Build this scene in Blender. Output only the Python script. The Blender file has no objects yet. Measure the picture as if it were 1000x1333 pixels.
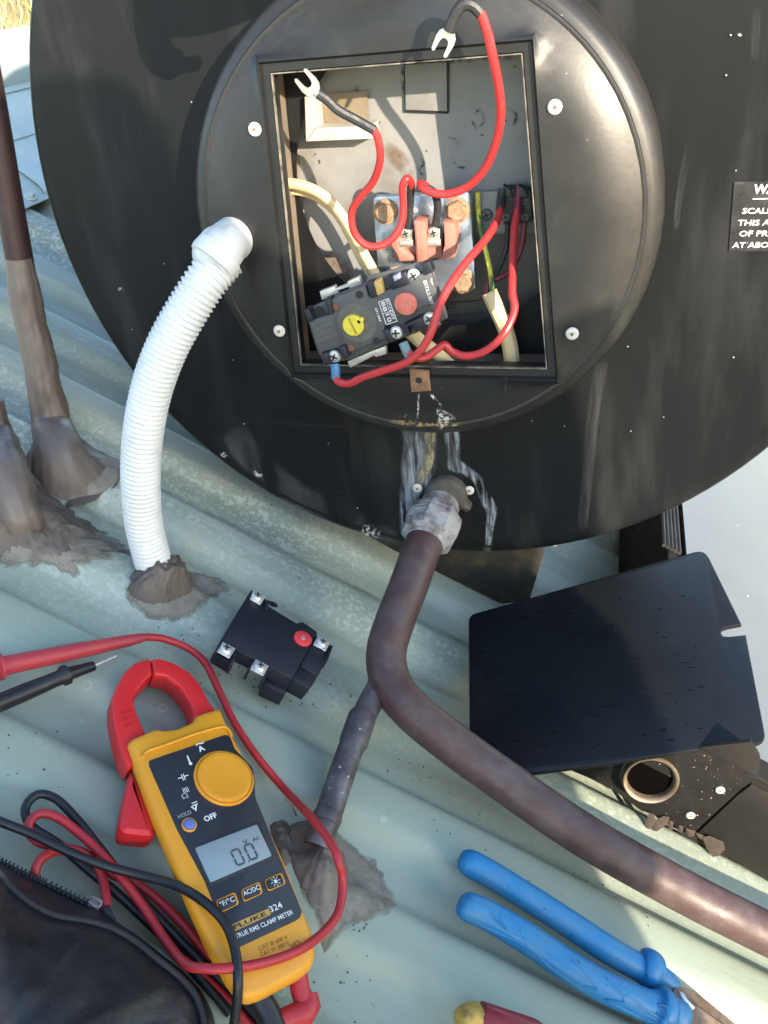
import bpy, bmesh, math, random
from mathutils import Vector, Matrix, noise
random.seed(7)
R_ = math.radians
V = Vector
scene = bpy.context.scene
COL = scene.collection

# ------------------------------------------------------------------ camera, light, exposure
CAM = V((0.118705, -0.612454, 0.124112))
CR = Matrix(((0.968159, -0.032597, -0.248204), (0.227986, 0.524316, 0.820436), (-0.103393, 0.850899, -0.515054)))
F = 1168.307
cd = bpy.data.cameras.new('camera'); cam = bpy.data.objects.new('camera', cd); COL.objects.link(cam)
cd.sensor_fit = 'HORIZONTAL'; cd.sensor_width = 36.0; cd.lens = F / 1000 * 36; cd.clip_start = 0.01; cd.clip_end = 3000
m = Matrix((CR.col[0], CR.col[1], -CR.col[2])).transposed().to_4x4(); m.translation = CAM
cam.matrix_world = m
scene.camera = cam

LD = V((-0.665, 0.705, -0.250)).normalized()          # the way the sunlight travels
SUN_EL = math.asin(-LD.z); SUN_ROT = math.atan2(-LD.x, -LD.y)
w = bpy.data.worlds.new('World'); scene.world = w; w.use_nodes = True
wn = w.node_tree; bg = wn.nodes['Background']
sky = wn.nodes.new('ShaderNodeTexSky'); sky.sky_type = 'NISHITA'; sky.sun_disc = False
sky.sun_elevation = SUN_EL; sky.sun_rotation = SUN_ROT; sky.air_density = 1.0; sky.dust_density = 0.5; sky.ozone_density = 1.1
wn.links.new(sky.outputs[0], bg.inputs[0]); bg.inputs[1].default_value = 0.15
sl = bpy.data.lights.new('sun', 'SUN'); so = bpy.data.objects.new('sun', sl); COL.objects.link(so)
sl.energy = 2.6; sl.angle = R_(0.55); sl.color = (1.0, 0.86, 0.66)
so.rotation_euler = LD.to_track_quat('-Z', 'Y').to_euler(); so.location = (3, -3, 2)
vs = scene.view_settings; vs.view_transform = 'Standard'; vs.look = 'None'; vs.gamma = 1; vs.use_curve_mapping = False
vs.exposure = 2.1

# ------------------------------------------------------------------ places
AL = 0.52921748
RR = V((math.cos(AL), 0, -math.sin(AL)))                # down the roof, along the ribs
RN = V((math.sin(AL), 0, math.cos(AL)))                 # out of the roof
YY = V((0, 1, 0))
ROOF0 = -0.336
def RP(x, y, e): return RR * x + YY * y + RN * (e + ROOF0)
def ray(px, py): return CR @ V(((px - 500) / F, -(py - 666.5) / F, 1.0))
def hit(px, py, p0, n):
    d = ray(px, py); return CAM + d * ((p0 - CAM).dot(n) / d.dot(n))
def on_face(px, py, y): return hit(px, py, V((0, y, 0)), YY)
def on_roof(px, py, e): return hit(px, py, RN * (e + ROOF0), RN)
PITCH = 0.086; Y0 = -0.038
def e_roof(y):
    t = ((y - Y0) / PITCH) % 1.0
    c = math.cos(2 * math.pi * t)
    return 0.0060 * math.tanh(2.6 * c) / math.tanh(2.6)
def on_surf(px, py, h=0.0):
    e = 0.0
    for _ in range(8):
        p = on_roof(px, py, e + h); e = 0.5 * e + 0.5 * e_roof(p.y)
    return p
def rc(p): return p.dot(RR), p.y, p.dot(RN) - ROOF0

# ------------------------------------------------------------------ materials
MATS = {}
def pm(name, c1, c2=None, scale=30, rough=0.5, rvar=0.15, metal=0.0, bump=0.15, bscale=150, spec=0.5, lo=0.35, hi=0.65,
       speck=None, dust=None, coat=0.0, stretch=None, emit=None, sub=0.0):
    """noise-mixed principled material in object space. speck=(colour, scale, threshold); dust=(colour, scale, lo, hi, amount)"""
    mt = bpy.data.materials.new(name); mt.use_nodes = True; MATS[name] = mt
    nt = mt.node_tree; N = nt.nodes; L = nt.links; b = N['Principled BSDF']
    tc = N.new('ShaderNodeTexCoord'); vec = tc.outputs['Object']
    if stretch:
        mp = N.new('ShaderNodeMapping'); mp.inputs['Scale'].default_value = stretch; L.new(vec, mp.inputs[0]); vec2 = mp.outputs[0]
    else: vec2 = vec
    def nz(sc, det=6, v=vec2, ro=0.6):
        n = N.new('ShaderNodeTexNoise'); n.inputs['Scale'].default_value = sc; n.inputs['Detail'].default_value = det
        n.inputs['Roughness'].default_value = ro; L.new(v, n.inputs['Vector']); return n.outputs[0]
    def ramp(f, a, c, v0=0.0, v1=1.0):
        r = N.new('ShaderNodeMapRange'); r.inputs[1].default_value = a; r.inputs[2].default_value = c
        r.inputs[3].default_value = v0; r.inputs[4].default_value = v1; L.new(f, r.inputs[0]); return r.outputs[0]
    def mix(f, a, c):
        x = N.new('ShaderNodeMix'); x.data_type = 'RGBA'; L.new(f, x.inputs[0])
        for s, val in ((6, a), (7, c)):
            if isinstance(val, tuple): x.inputs[s].default_value = (*val, 1)
            else: L.new(val, x.inputs[s])
        return x.outputs[2]
    col = mix(ramp(nz(scale), lo, hi), c1, c2 or tuple(x * 0.8 for x in c1))
    if dust:
        d = N.new('ShaderNodeMath'); d.operation = 'MULTIPLY'; L.new(ramp(nz(dust[1], 8), dust[2], dust[3]), d.inputs[0]); d.inputs[1].default_value = dust[4]
        col = mix(d.outputs[0], col, dust[0])
    if speck:
        col = mix(ramp(nz(speck[1], 2, vec), speck[2], speck[2] + 0.03), col, speck[0])
    L.new(col, b.inputs['Base Color'])
    L.new(ramp(nz(scale * 1.7, 4), 0.3, 0.7, max(0.03, rough - rvar), min(1, rough + rvar)), b.inputs['Roughness'])
    b.inputs['Metallic'].default_value = metal; b.inputs['Specular IOR Level'].default_value = spec; b.inputs['Coat Weight'].default_value = coat
    if bump:
        bn = N.new('ShaderNodeBump'); bn.inputs['Strength'].default_value = bump; bn.inputs['Distance'].default_value = 0.001
        L.new(nz(bscale, 5, vec), bn.inputs['Height']); L.new(bn.outputs[0], b.inputs['Normal'])
    if sub: b.inputs['Subsurface Weight'].default_value = sub; b.inputs['Subsurface Radius'].default_value = (.003, .003, .003)
    return mt

BLACK = pm('black_paint', (0.0070, 0.0078, 0.0095), (0.0100, 0.0106, 0.0118), 9, 0.42, 0.07, bump=0.05, bscale=500, spec=0.20,
           dust=((0.055, 0.055, 0.055), 30, 0.50, 0.80, 0.45), speck=((0.22, 0.22, 0.21), 160, 0.83), stretch=(1, 1, .22))
BLACK2 = pm('cover_paint', (0.0095, 0.0100, 0.0110), (0.0150, 0.0146, 0.0144), 14, 0.41, 0.07, bump=0.06, bscale=400, spec=0.5,
            dust=((0.06, 0.06, 0.058), 30, 0.55, 0.85, 0.4), speck=((0.5, 0.48, 0.45), 220, 0.78))
LIDM = pm('lid_paint', (0.0075, 0.0090, 0.0118), (0.0105, 0.0120, 0.0145), 14, 0.30, 0.06, bump=0.05, bscale=500, spec=0.3, dust=((0.04, 0.04, 0.04), 25, 0.6, 0.9, 0.3))
WORN = pm('worn_edge_paint', (0.035, 0.033, 0.03), (0.26, 0.235, 0.19), 90, 0.6, 0.1, bump=0.3, bscale=600)
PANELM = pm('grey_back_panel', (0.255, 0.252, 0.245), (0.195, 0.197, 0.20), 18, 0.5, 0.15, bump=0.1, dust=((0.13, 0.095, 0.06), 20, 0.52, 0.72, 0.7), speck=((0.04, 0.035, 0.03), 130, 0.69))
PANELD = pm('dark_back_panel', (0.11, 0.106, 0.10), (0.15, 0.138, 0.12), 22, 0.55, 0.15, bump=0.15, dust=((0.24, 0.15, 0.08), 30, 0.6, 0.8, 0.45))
INNER = pm('bare_inner_steel', (0.17, 0.155, 0.135), (0.26, 0.20, 0.14), 35, 0.5, 0.15, bump=0.2)
WHITEP = pm('white_plastic', (0.73, 0.73, 0.72), (0.66, 0.66, 0.645), 40, 0.45, 0.1, bump=0.06, dust=((0.50, 0.47, 0.42), 34, 0.56, 0.8, 0.4))
CHANNEL = pm('pale_channel_metal', (0.46, 0.46, 0.44), (0.38, 0.37, 0.34), 60, 0.42, 0.1, bump=0.08)
GALV = pm('zinc_plate', (0.46, 0.55, 0.70), (0.38, 0.42, 0.48), 35, 0.32, 0.12, metal=0.85, bump=0.15, dust=((0.50, 0.47, 0.40), 50, 0.55, 0.7, 0.75))
STEEL = pm('bright_steel', (0.78, 0.78, 0.76), (0.66, 0.65, 0.63), 200, 0.32, 0.1, metal=0.55, bump=0.1)
TIN = pm('tinned_brass', (0.80, 0.77, 0.70), (0.62, 0.58, 0.5), 150, 0.35, 0.1, metal=0.8, bump=0.1)
RUST = pm('rusty_bolt', (0.24, 0.14, 0.075), (0.40, 0.29, 0.19), 300, 0.7, 0.1, metal=0.2, bump=0.5, bscale=900)
RUSTT = pm('rusty_tab', (0.20, 0.10, 0.06), (0.33, 0.19, 0.11), 180, 0.75, 0.1, metal=0.2, bump=0.4, bscale=700)
CERAM = pm('terracotta_ceramic', (0.36, 0.135, 0.10), (0.43, 0.18, 0.14), 120, 0.6, 0.1, bump=0.1)
DARK = pm('recess_shade', (0.012, 0.012, 0.013), (0.02, 0.02, 0.02), 60, 0.6, 0.1, bump=0)  # dark colour stands in for the shade in screw slots and holes
BAKEL = pm('dusty_bakelite', (0.066, 0.067, 0.074), (0.090, 0.089, 0.091), 90, 0.5, 0.1, bump=0.1, dust=((0.2, 0.19, 0.17), 80, 0.58, 0.9, 0.35))
BAKEG = pm('grey_bakelite_ring', (0.13, 0.125, 0.11), (0.09, 0.088, 0.08), 300, 0.6, 0.1, bump=0.4, bscale=900)
BAKEN = pm('clean_bakelite', (0.0125, 0.0145, 0.023), (0.0155, 0.018, 0.027), 90, 0.42, 0.08, bump=0.05)
YDIAL = pm('yellow_dial_plastic', (0.72, 0.60, 0.06), (0.62, 0.50, 0.05), 200, 0.5, 0.1, bump=0.15)
REDBT = pm('faded_red_button', (0.58, 0.12, 0.085), (0.62, 0.2, 0.15), 250, 0.55, 0.1, bump=0.2)
REDBN = pm('new_red_button', (0.78, 0.06, 0.07), (0.72, 0.05, 0.06), 100, 0.45, 0.05, bump=0.03)
REDW = pm('red_wire_pvc', (0.50, 0.030, 0.032), (0.45, 0.034, 0.036), 60, 0.38, 0.08, bump=0.06, dust=((0.55, 0.2, 0.18), 90, 0.6, 0.85, 0.4))
MAROON = pm('maroon_wire_pvc', (0.17, 0.02, 0.045), None, 60, 0.42, 0.08, bump=0.05)
SLEEVE = pm('black_sleeve', (0.022, 0.023, 0.026), (0.035, 0.035, 0.036), 200, 0.5, 0.1, bump=0.25, bscale=700)
CREAM = pm('cream_cable_sheath', (0.72, 0.58, 0.34), (0.64, 0.50, 0.27), 50, 0.5, 0.1, bump=0.1, dust=((0.3, 0.2, 0.09), 60, 0.62, 0.85, 0.4))
GREEN = pm('green_yellow_wire', (0.09, 0.17, 0.05), (0.70, 0.66, 0.08), 55, 0.5, 0.1, bump=0.05, lo=0.48, hi=0.52, stretch=(2.5, 2.5, 0.4))
CRIMP = pm('blue_crimp', (0.035, 0.16, 0.32), (0.05, 0.19, 0.36), 90, 0.35, 0.1, bump=0.05)
CRIMPG = pm('greyed_blue_crimp', (0.20, 0.28, 0.30), (0.15, 0.23, 0.26), 90, 0.4, 0.1, bump=0.05)
COPPER = pm('weathered_copper', (0.056, 0.028, 0.027), (0.084, 0.047, 0.043), 22, 0.50, 0.12, metal=0.0, bump=0.25, bscale=300,
            dust=((0.135, 0.108, 0.106), 60, 0.45, 0.68, 0.45), speck=((0.26, 0.24, 0.22), 260, 0.78))
COPPERD = pm('dark_copper', (0.055, 0.028, 0.028), (0.042, 0.026, 0.027), 26, 0.45, 0.1, metal=0.3, bump=0.1, dust=((0.2, 0.17, 0.17), 34, 0.58, 0.85, 0.4))
COPPERG = pm('grey_branch_copper', (0.062, 0.050, 0.056), (0.10, 0.086, 0.092), 40, 0.48, 0.1, metal=0.3, bump=0.2, dust=((0.19, 0.18, 0.195), 40, 0.46, 0.66, 0.6), speck=((0.4, 0.45, 0.4), 240, 0.70))
SOLDER = pm('dull_solder', (0.36, 0.33, 0.33), (0.25, 0.21, 0.21), 160, 0.45, 0.1, metal=0.5, bump=0.3, bscale=400)
BRASS = pm('limed_brass', (0.19, 0.155, 0.145), (0.14, 0.105, 0.10), 50, 0.55, 0.1, metal=0.3, bump=0.3, bscale=300, dust=((0.50, 0.50, 0.51), 75, 0.36, 0.56, 0.85))
RUBBER = pm('grey_rubber_flange', (0.055, 0.048, 0.042), (0.09, 0.08, 0.068), 70, 0.7, 0.1, bump=0.4, bscale=200)
SEAL = pm('weathered_sealant', (0.095, 0.075, 0.062), (0.15, 0.126, 0.108), 38, 0.55, 0.12, bump=0.55, bscale=160, dust=((0.05, 0.045, 0.042), 45, 0.60, 0.78, 0.8), spec=0.4)
SEALL = pm('smooth_sealant', (0.120, 0.094, 0.078), (0.180, 0.150, 0.132), 26, 0.42, 0.12, bump=0.55, bscale=90, dust=((0.05, 0.042, 0.038), 40, 0.52, 0.70, 0.8), spec=0.5, stretch=(1, 1, .3))
SEALG = pm('gritty_sealant', (0.19, 0.165, 0.132), (0.285, 0.258, 0.215), 90, 0.75, 0.1, bump=0.8, bscale=500, dust=((0.07, 0.06, 0.05), 30, 0.50, 0.70, 0.7))
MYEL = pm('amber_meter_plastic', (0.74, 0.315, 0.018), (0.70, 0.29, 0.016), 30, 0.42, 0.08, bump=0.06, bscale=900, dust=((0.35, 0.2, 0.06), 60, 0.66, 0.85, 0.35))
MRED = pm('red_meter_plastic', (0.60, 0.020, 0.024), (0.55, 0.018, 0.022), 30, 0.40, 0.08, bump=0.05, bscale=900)
MDRK = pm('red_gap', (0.10, 0.008, 0.008), None, 30, 0.6)
MPAN = pm('charcoal_meter_panel', (0.017, 0.020, 0.029), (0.021, 0.024, 0.033), 60, 0.42, 0.05, bump=0.04, bscale=900, speck=((0.2, 0.2, 0.2), 400, 0.78))
LCD = pm('lcd_glass', (0.25, 0.31, 0.335), (0.24, 0.295, 0.32), 15, 0.16, 0.03, bump=0, spec=0.6)
DIGIT = pm('lcd_digits', (0.075, 0.09, 0.105), None, 30, 0.5, bump=0)
BLUEB = pm('blue_hold_button', (0.12, 0.17, 0.46), None, 60, 0.4, bump=0.02)
WHITEI = pm('white_print', (0.75, 0.76, 0.76), (0.68, 0.69, 0.69), 300, 0.6, bump=0)
GREYI = pm('grey_print', (0.36, 0.38, 0.40), None, 300, 0.6, bump=0)
DARKI = pm('dark_print', (0.04, 0.035, 0.03), None, 300, 0.6, bump=0)
BROWNI = pm('embossed_print', (0.42, 0.17, 0.012), None, 300, 0.6, bump=0)
REDI = pm('embossed_red', (0.40, 0.012, 0.014), None, 300, 0.6, bump=0)
ORNG = pm('orange_print', (0.66, 0.36, 0.07), None, 200, 0.5, bump=0)
LEADR = pm('red_lead_silicone', (0.44, 0.024, 0.032), (0.40, 0.022, 0.030), 40, 0.45, 0.06, bump=0.04)
LEADB = pm('black_lead_silicone', (0.010, 0.011, 0.014), (0.014, 0.015, 0.018), 40, 0.40, 0.06, bump=0.04)
PROBR = pm('red_probe_plastic', (0.34, 0.030, 0.042), (0.39, 0.038, 0.050), 60, 0.5, 0.08, bump=0.1)
BAG = pm('black_bag_vinyl', (0.012, 0.012, 0.014), (0.020, 0.020, 0.022), 30, 0.31, 0.10, bump=0.3, bscale=260, dust=((0.034, 0.034, 0.037), 30, 0.50, 0.76, 0.55))
BAGT = pm('bag_tape', (0.016, 0.016, 0.017), None, 60, 0.6, bump=0.3, bscale=900)
BLUE = pm('blue_grip_rubber', (0.010, 0.165, 0.39), (0.018, 0.200, 0.43), 40, 0.42, 0.1, bump=0.12, bscale=500, dust=((0.09, 0.17, 0.26), 40, 0.48, 0.72, 0.5), speck=((0.015, 0.035, 0.08), 260, 0.70))
JAWM = pm('rusty_plier_steel', (0.20, 0.12, 0.075), (0.30, 0.22, 0.16), 90, 0.6, 0.1, metal=0.4, bump=0.4, bscale=600, dust=((0.07, 0.045, 0.03), 70, 0.5, 0.7, 0.8))
YCAP = pm('worn_yellow_cap', (0.62, 0.40, 0.07), (0.46, 0.28, 0.06), 60, 0.5, 0.1, bump=0.3, bscale=400, dust=((0.12, 0.07, 0.03), 80, 0.55, 0.7, 0.8))
SPECK = pm('speckled_black_plate', (0.011, 0.0105, 0.010), (0.018, 0.017, 0.016), 60, 0.72, 0.1, bump=0.2, spec=0.15, speck=((0.42, 0.39, 0.34), 480, 0.71))
FRAMEM = pm('collector_frame', (0.016, 0.015, 0.014), (0.022, 0.0205, 0.019), 40, 0.65, 0.1, spec=0.2, bump=0.15, bscale=600, speck=((0.4, 0.38, 0.34), 300, 0.78))
SEALB = pm('ribbed_black_seal', (0.018, 0.019, 0.021), (0.032, 0.033, 0.036), 60, 0.65, 0.1, bump=0.2)
COPR = pm('header_copper', (0.20, 0.135, 0.08), (0.28, 0.21, 0.14), 40, 0.4, 0.12, metal=0.5, bump=0.15, dust=((0.45, 0.40, 0.32), 60, 0.52, 0.72, 0.6))
RIV = pm('painted_rivet', (0.62, 0.57, 0.50), (0.74, 0.70, 0.64), 300, 0.5, 0.1, metal=0.2, bump=0.2)
CAPM = pm('ridge_flashing_paint', (0.42, 0.52, 0.50), (0.48, 0.57, 0.55), 20, 0.45, 0.1, bump=0.05)
SKIN = pm('skin', (0.45, 0.27, 0.2), (0.4, 0.23, 0.17), 60, 0.5, bump=0.1)
CLOTH = pm('navy_work_cloth', (0.03, 0.035, 0.05), (0.04, 0.045, 0.06), 30, 0.9, bump=0.3)
HAIRM = pm('dark_hair', (0.03, 0.02, 0.015), None, 200, 0.6, bump=0.4)

# ------------------------------------------------------------------ mesh building
class MB:
    def __init__(s): s.v = []; s.f = []; s.mi = []
    def add(s, vs, fs, mi=0):
        o = len(s.v); s.v += [tuple(v) for v in vs]
        for f in fs: s.f.append(tuple(i + o for i in f)); s.mi.append(mi)
        return s
    def loft(s, rings, cap0=True, cap1=True, closed=True, mi=0):
        n = len(rings[0]); vs = [p for r in rings for p in r]; fs = []
        for k in range(len(rings) - 1):
            for i in range(n if closed else n - 1):
                j = (i + 1) % n; fs.append((k * n + i, k * n + j, (k + 1) * n + j, (k + 1) * n + i))
        if cap0: fs.append(tuple(range(n - 1, -1, -1)))
        if cap1: fs.append(tuple((len(rings) - 1) * n + i for i in range(n)))
        return s.add(vs, fs, mi)
    def tube(s, pts, rad, seg=12, caps=True, mi=0, wob=0.0, flat=None, streak=0.0):
        pts = [V(p) for p in pts]
        if not hasattr(rad, '__len__'): rad = [rad] * len(pts)
        rings = []; u = None
        for i, p in enumerate(pts):
            t = (pts[min(i + 1, len(pts) - 1)] - pts[max(i - 1, 0)]).normalized()
            if u is None:
                u = t.cross(V((0.31, 0.2, 0.93)));
                if u.length < 0.1: u = t.cross(V((1, 0, 0)))
            else: u = u - t * u.dot(t)
            u.normalize(); v = t.cross(u); ring = []
            for k in range(seg):
                a = 2 * math.pi * k / seg; d = u * math.cos(a) + v * math.sin(a); r = rad[i]
                if wob: r *= 1 + wob * noise.noise((p + d * rad[i]) * 60) + wob * 0.6 * noise.noise((p + d * rad[i]) * 170)
                if streak: r *= 1 + streak * noise.noise(V((math.cos(a) * 2.6, math.sin(a) * 2.6, i * .05))) + streak * .5 * noise.noise(V((math.cos(a) * 7, math.sin(a) * 7, i * .10)))
                q = d * r
                if flat: q -= flat[0] * q.dot(flat[0]) * (1 - flat[1])
                ring.append(p + q)
            rings.append(ring)
        return s.loft(rings, caps, caps, True, mi)
    def lathe(s, o, ax, prof, seg=24, mi=0, ang0=0.0, caps=True):
        ax = V(ax).normalized(); u = ax.cross(V((0.3, 0.1, 0.95)));
        if u.length < 0.2: u = ax.cross(V((1, 0, 0)))
        u.normalize(); v = ax.cross(u)
        return s.loft([[V(o) + ax * h + (u * math.cos(ang0 + 2 * math.pi * k / seg) + v * math.sin(ang0 + 2 * math.pi * k / seg)) * r for k in range(seg)] for r, h in prof], caps, caps, True, mi)
    def box(s, c, ex, ey, ez, bev=0.0, mi=0):
        """c centre; ex ey ez half-extent vectors; bev = fraction-free bevel in metres on the +ez and side edges"""
        c = V(c); ex = V(ex); ey = V(ey); ez = V(ez)
        if bev:
            lx, ly, lz = ex.length, ey.length, ez.length; b = min(bev, lx * .45, ly * .45, lz * .45)
            ix, iy, iz = 1 - b / lx, 1 - b / ly, 1 - b / lz
            def ring(sx, sy, cx, cy, z): return [c + ex * (px) + ey * (py) + ez * z for px, py in ((-sx, -cy), (-cx, -sy), (cx, -sy), (sx, -cy), (sx, cy), (cx, sy), (-cx, sy), (-sx, cy))]
            return s.loft([ring(ix, iy, ix * .97, iy * .97, -1), ring(1, 1, ix, iy, -iz), ring(1, 1, ix, iy, iz), ring(ix, iy, ix * .97, iy * .97, 1)], mi=mi)
        return s.loft([[c - ex - ey + ez * k, c + ex - ey + ez * k, c + ex + ey + ez * k, c - ex + ey + ez * k] for k in (-1, 1)], mi=mi)
    def prism(s, poly, n, depth, bev=0.0, mi=0, bot=None):
        """poly = world points of the top outline, n = unit outward normal, extruded by depth towards -n with a bevelled top"""
        poly = [V(p) for p in poly]; n = V(n).normalized()
        if bot is None: bot = [p - n * depth for p in poly]
        if bev:
            i1 = inset(poly, n, bev * .35); i2 = inset(poly, n, bev)
            return s.loft([bot, [p - n * bev for p in poly], [p - n * bev * .3 for p in i1], i2], mi=mi)
        return s.loft([bot, poly], mi=mi)
    def obj(s, name, mat, parent=None, smooth=35, M=None):
        me = bpy.data.meshes.new(name); me.from_pydata(s.v, [], s.f); me.update()
        bm = bmesh.new(); bm.from_mesh(me); bmesh.ops.recalc_face_normals(bm, faces=bm.faces); bm.to_mesh(me); bm.free()
        for mt in (mat if isinstance(mat, (list, tuple)) else [mat]): me.materials.append(mt)
        if len(s.mi) == len(me.polygons): me.polygons.foreach_set('material_index', s.mi)
        if smooth:
            me.polygons.foreach_set('use_smooth', [True] * len(me.polygons)); me.set_sharp_from_angle(angle=R_(smooth))
        return link(name, me, parent, M)

WM = {}
def link(name, data, parent=None, M=None):
    o = bpy.data.objects.new(name, data); COL.objects.link(o); M = M or Matrix.Identity(4)
    if parent: o.parent = parent; o.matrix_parent_inverse = WM[parent.name].inverted()
    o.matrix_basis = M; WM[o.name] = M
    return o
def thing(name, label, cat, loc, group=None):
    o = link(name, None, None, Matrix.Translation(V(loc))); o.empty_display_size = 0.02
    return tag(o, label, cat, group)
def tag(o, label, cat, group=None, kind=None):
    if label: o['label'] = label
    if cat: o['category'] = cat
    if group: o['group'] = group
    if kind: o['kind'] = kind
    return o

def basis(n):
    n = V(n).normalized(); u = n.cross(V((0.13, 0.97, 0.2))).normalized(); return u, n.cross(u)
def inset(poly, n, d):
    u, v = basis(n); P = [(p.dot(u), p.dot(v)) for p in poly]; c = len(P)
    area = sum(P[i][0] * P[(i + 1) % c][1] - P[(i + 1) % c][0] * P[i][1] for i in range(c)); sg = 1 if area > 0 else -1
    out = []
    for i in range(c):
        a, b, q = P[i - 1], P[i], P[(i + 1) % c]
        def nrm(p, r):
            x, y = r[0] - p[0], r[1] - p[1]; l = math.hypot(x, y) or 1e-9; return (-y / l * sg, x / l * sg)
        n1, n2 = nrm(a, b), nrm(b, q); bx, by = n1[0] + n2[0], n1[1] + n2[1]; l2 = bx * bx + by * by
        k = 2 * d / max(l2, 0.5)
        out.append(poly[i] + (u * bx + v * by) * k * 1.0 * 1.0)
    return out
def rnd(P, r, n=4):
    """round the corners of a pixel polygon"""
    out = []; c = len(P)
    for i in range(c):
        a, b, q = V((*P[i - 1], 0)), V((*P[i], 0)), V((*P[(i + 1) % c], 0))
        da, dq = (a - b), (q - b); ra = min(r, da.length * .48); rq = min(r, dq.length * .48)
        s0 = b + da.normalized() * ra; s1 = b + dq.normalized() * rq
        for k in range(n + 1):
            t = k / n; p = s0 * (1 - t) ** 2 + b * 2 * t * (1 - t) + s1 * t * t; out.append((p.x, p.y))
    return out
def rnd3(P, r, n=3):
    out = []; c = len(P)
    for i in range(c):
        a, b, q = P[i - 1], P[i], P[(i + 1) % c]; da, dq = a - b, q - b; s0 = b + da.normalized() * min(r, da.length * .45); s1 = b + dq.normalized() * min(r, dq.length * .45)
        for k in range(n + 1): t = k / n; out.append(s0 * (1 - t) ** 2 + b * 2 * t * (1 - t) + s1 * t * t)
    return out
def layers(raw, n, lv, r, lean=.8):
    """rings of a raw outline: lv = (inset, height) pairs, corners rounded after insetting"""
    def low(p, h):                                        # the case narrows and leans a little towards its base
        if h > -.009: return p + n * h
        d = p - CAM; t = d - n * d.dot(n); return p + n * h + t / abs(d.dot(n)) * -(h + .006) * lean
    return [rnd3([low(p, h) for p in (inset(raw, n, d) if d else raw)], r) for d, h in lv]
def cr(P, n=6):
    """Catmull-Rom through points of any dimension"""
    P = [V(p) for p in P]; out = []
    for i in range(len(P) - 1):
        a, b, c, d = P[max(i - 1, 0)], P[i], P[i + 1], P[min(i + 2, len(P) - 1)]
        for k in range(n):
            t = k / n; out.append(0.5 * ((2 * b) + (c - a) * t + (2 * a - 5 * b + 4 * c - d) * t * t + (3 * b - a - 3 * c + d) * t ** 3))
    out.append(P[-1]); return out

_dg = None
def text(s, o, ex, ey, width, mat, parent, height=None, name='lettering', lift=0.0, bold=0.0):
    """flat lettering: starts at o, runs along ex, up along ey; width in metres"""
    cu = bpy.data.curves.new('text_tmp', 'FONT'); cu.body = s; cu.resolution_u = 2; cu.offset = bold; cu.size = 1
    to = bpy.data.objects.new('text_tmp', cu); COL.objects.link(to)
    dg = bpy.context.evaluated_depsgraph_get(); me = bpy.data.meshes.new_from_object(to.evaluated_get(dg))
    bpy.data.objects.remove(to); bpy.data.curves.remove(cu)
    if not me.vertices: return None
    xs = [v.co.x for v in me.vertices]; ys = [v.co.y for v in me.vertices]; x0, x1 = min(xs), max(xs); y0 = 0
    sx = width / (x1 - x0); sy = (height / 0.7) if height else sx
    ex = V(ex).normalized(); ey = V(ey).normalized(); n = ex.cross(ey)
    for v in me.vertices: v.co = V(o) + ex * (v.co.x - x0) * sx + ey * (v.co.y - y0) * sy + n * lift
    me.name = name; me.materials.append(mat)
    return link(name, me, parent)

def rivet_mesh():
    b = MB(); b.lathe((0, 0, 0), (0, 0, 1), [(0.0042, 0), (0.0042, 0.0007), (0.0036, 0.0015), (0.0022, 0.0018), (0.0013, 0.0017)], 16, 0)
    b.lathe((0, 0, 0.0012), (0, 0, 1), [(0.0012, 0), (0.0011, 0.0008)], 8, 1)
    return b
def zmat(o, n, s=1.0, spin=0.0):
    q = V(n).to_track_quat('Z', 'Y').to_matrix().to_4x4() @ Matrix.Rotation(spin, 4, 'Z')
    return Matrix.Translation(V(o)) @ q @ Matrix.Diagonal((s, s, s, 1))
def screw_mb(r=0.0042, square=0.0):
    b = MB()
    if square: b.box((0, 0, 0.0006), (square, 0, 0), (0, square, 0), (0, 0, 0.0006), 0.0006, 0)
    z = 0.0012 if square else 0
    b.lathe((0, 0, z), (0, 0, 1), [(r, 0), (r, r * .35), (r * .8, r * .58), (r * .45, r * .66)], 18, 0)
    for a in (0.3, 0.3 + math.pi / 2):
        d = V((math.cos(a), math.sin(a), 0)); p = V((-d.y, d.x, 0))
        b.box((0, 0, z + r * .62), d * r * .6, p * r * .13, (0, 0, r * .08), 0, 1)
    return b
def first(mb, name, mats, parent, M, smooth=35):
    return mb.obj(name, mats, parent, smooth, M)
def again(o, parent, M):
    c = o.copy(); COL.objects.link(c); c.parent = parent; c.matrix_parent_inverse = WM[parent.name].inverted(); c.matrix_basis = M; WM[c.name] = M; return c

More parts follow.
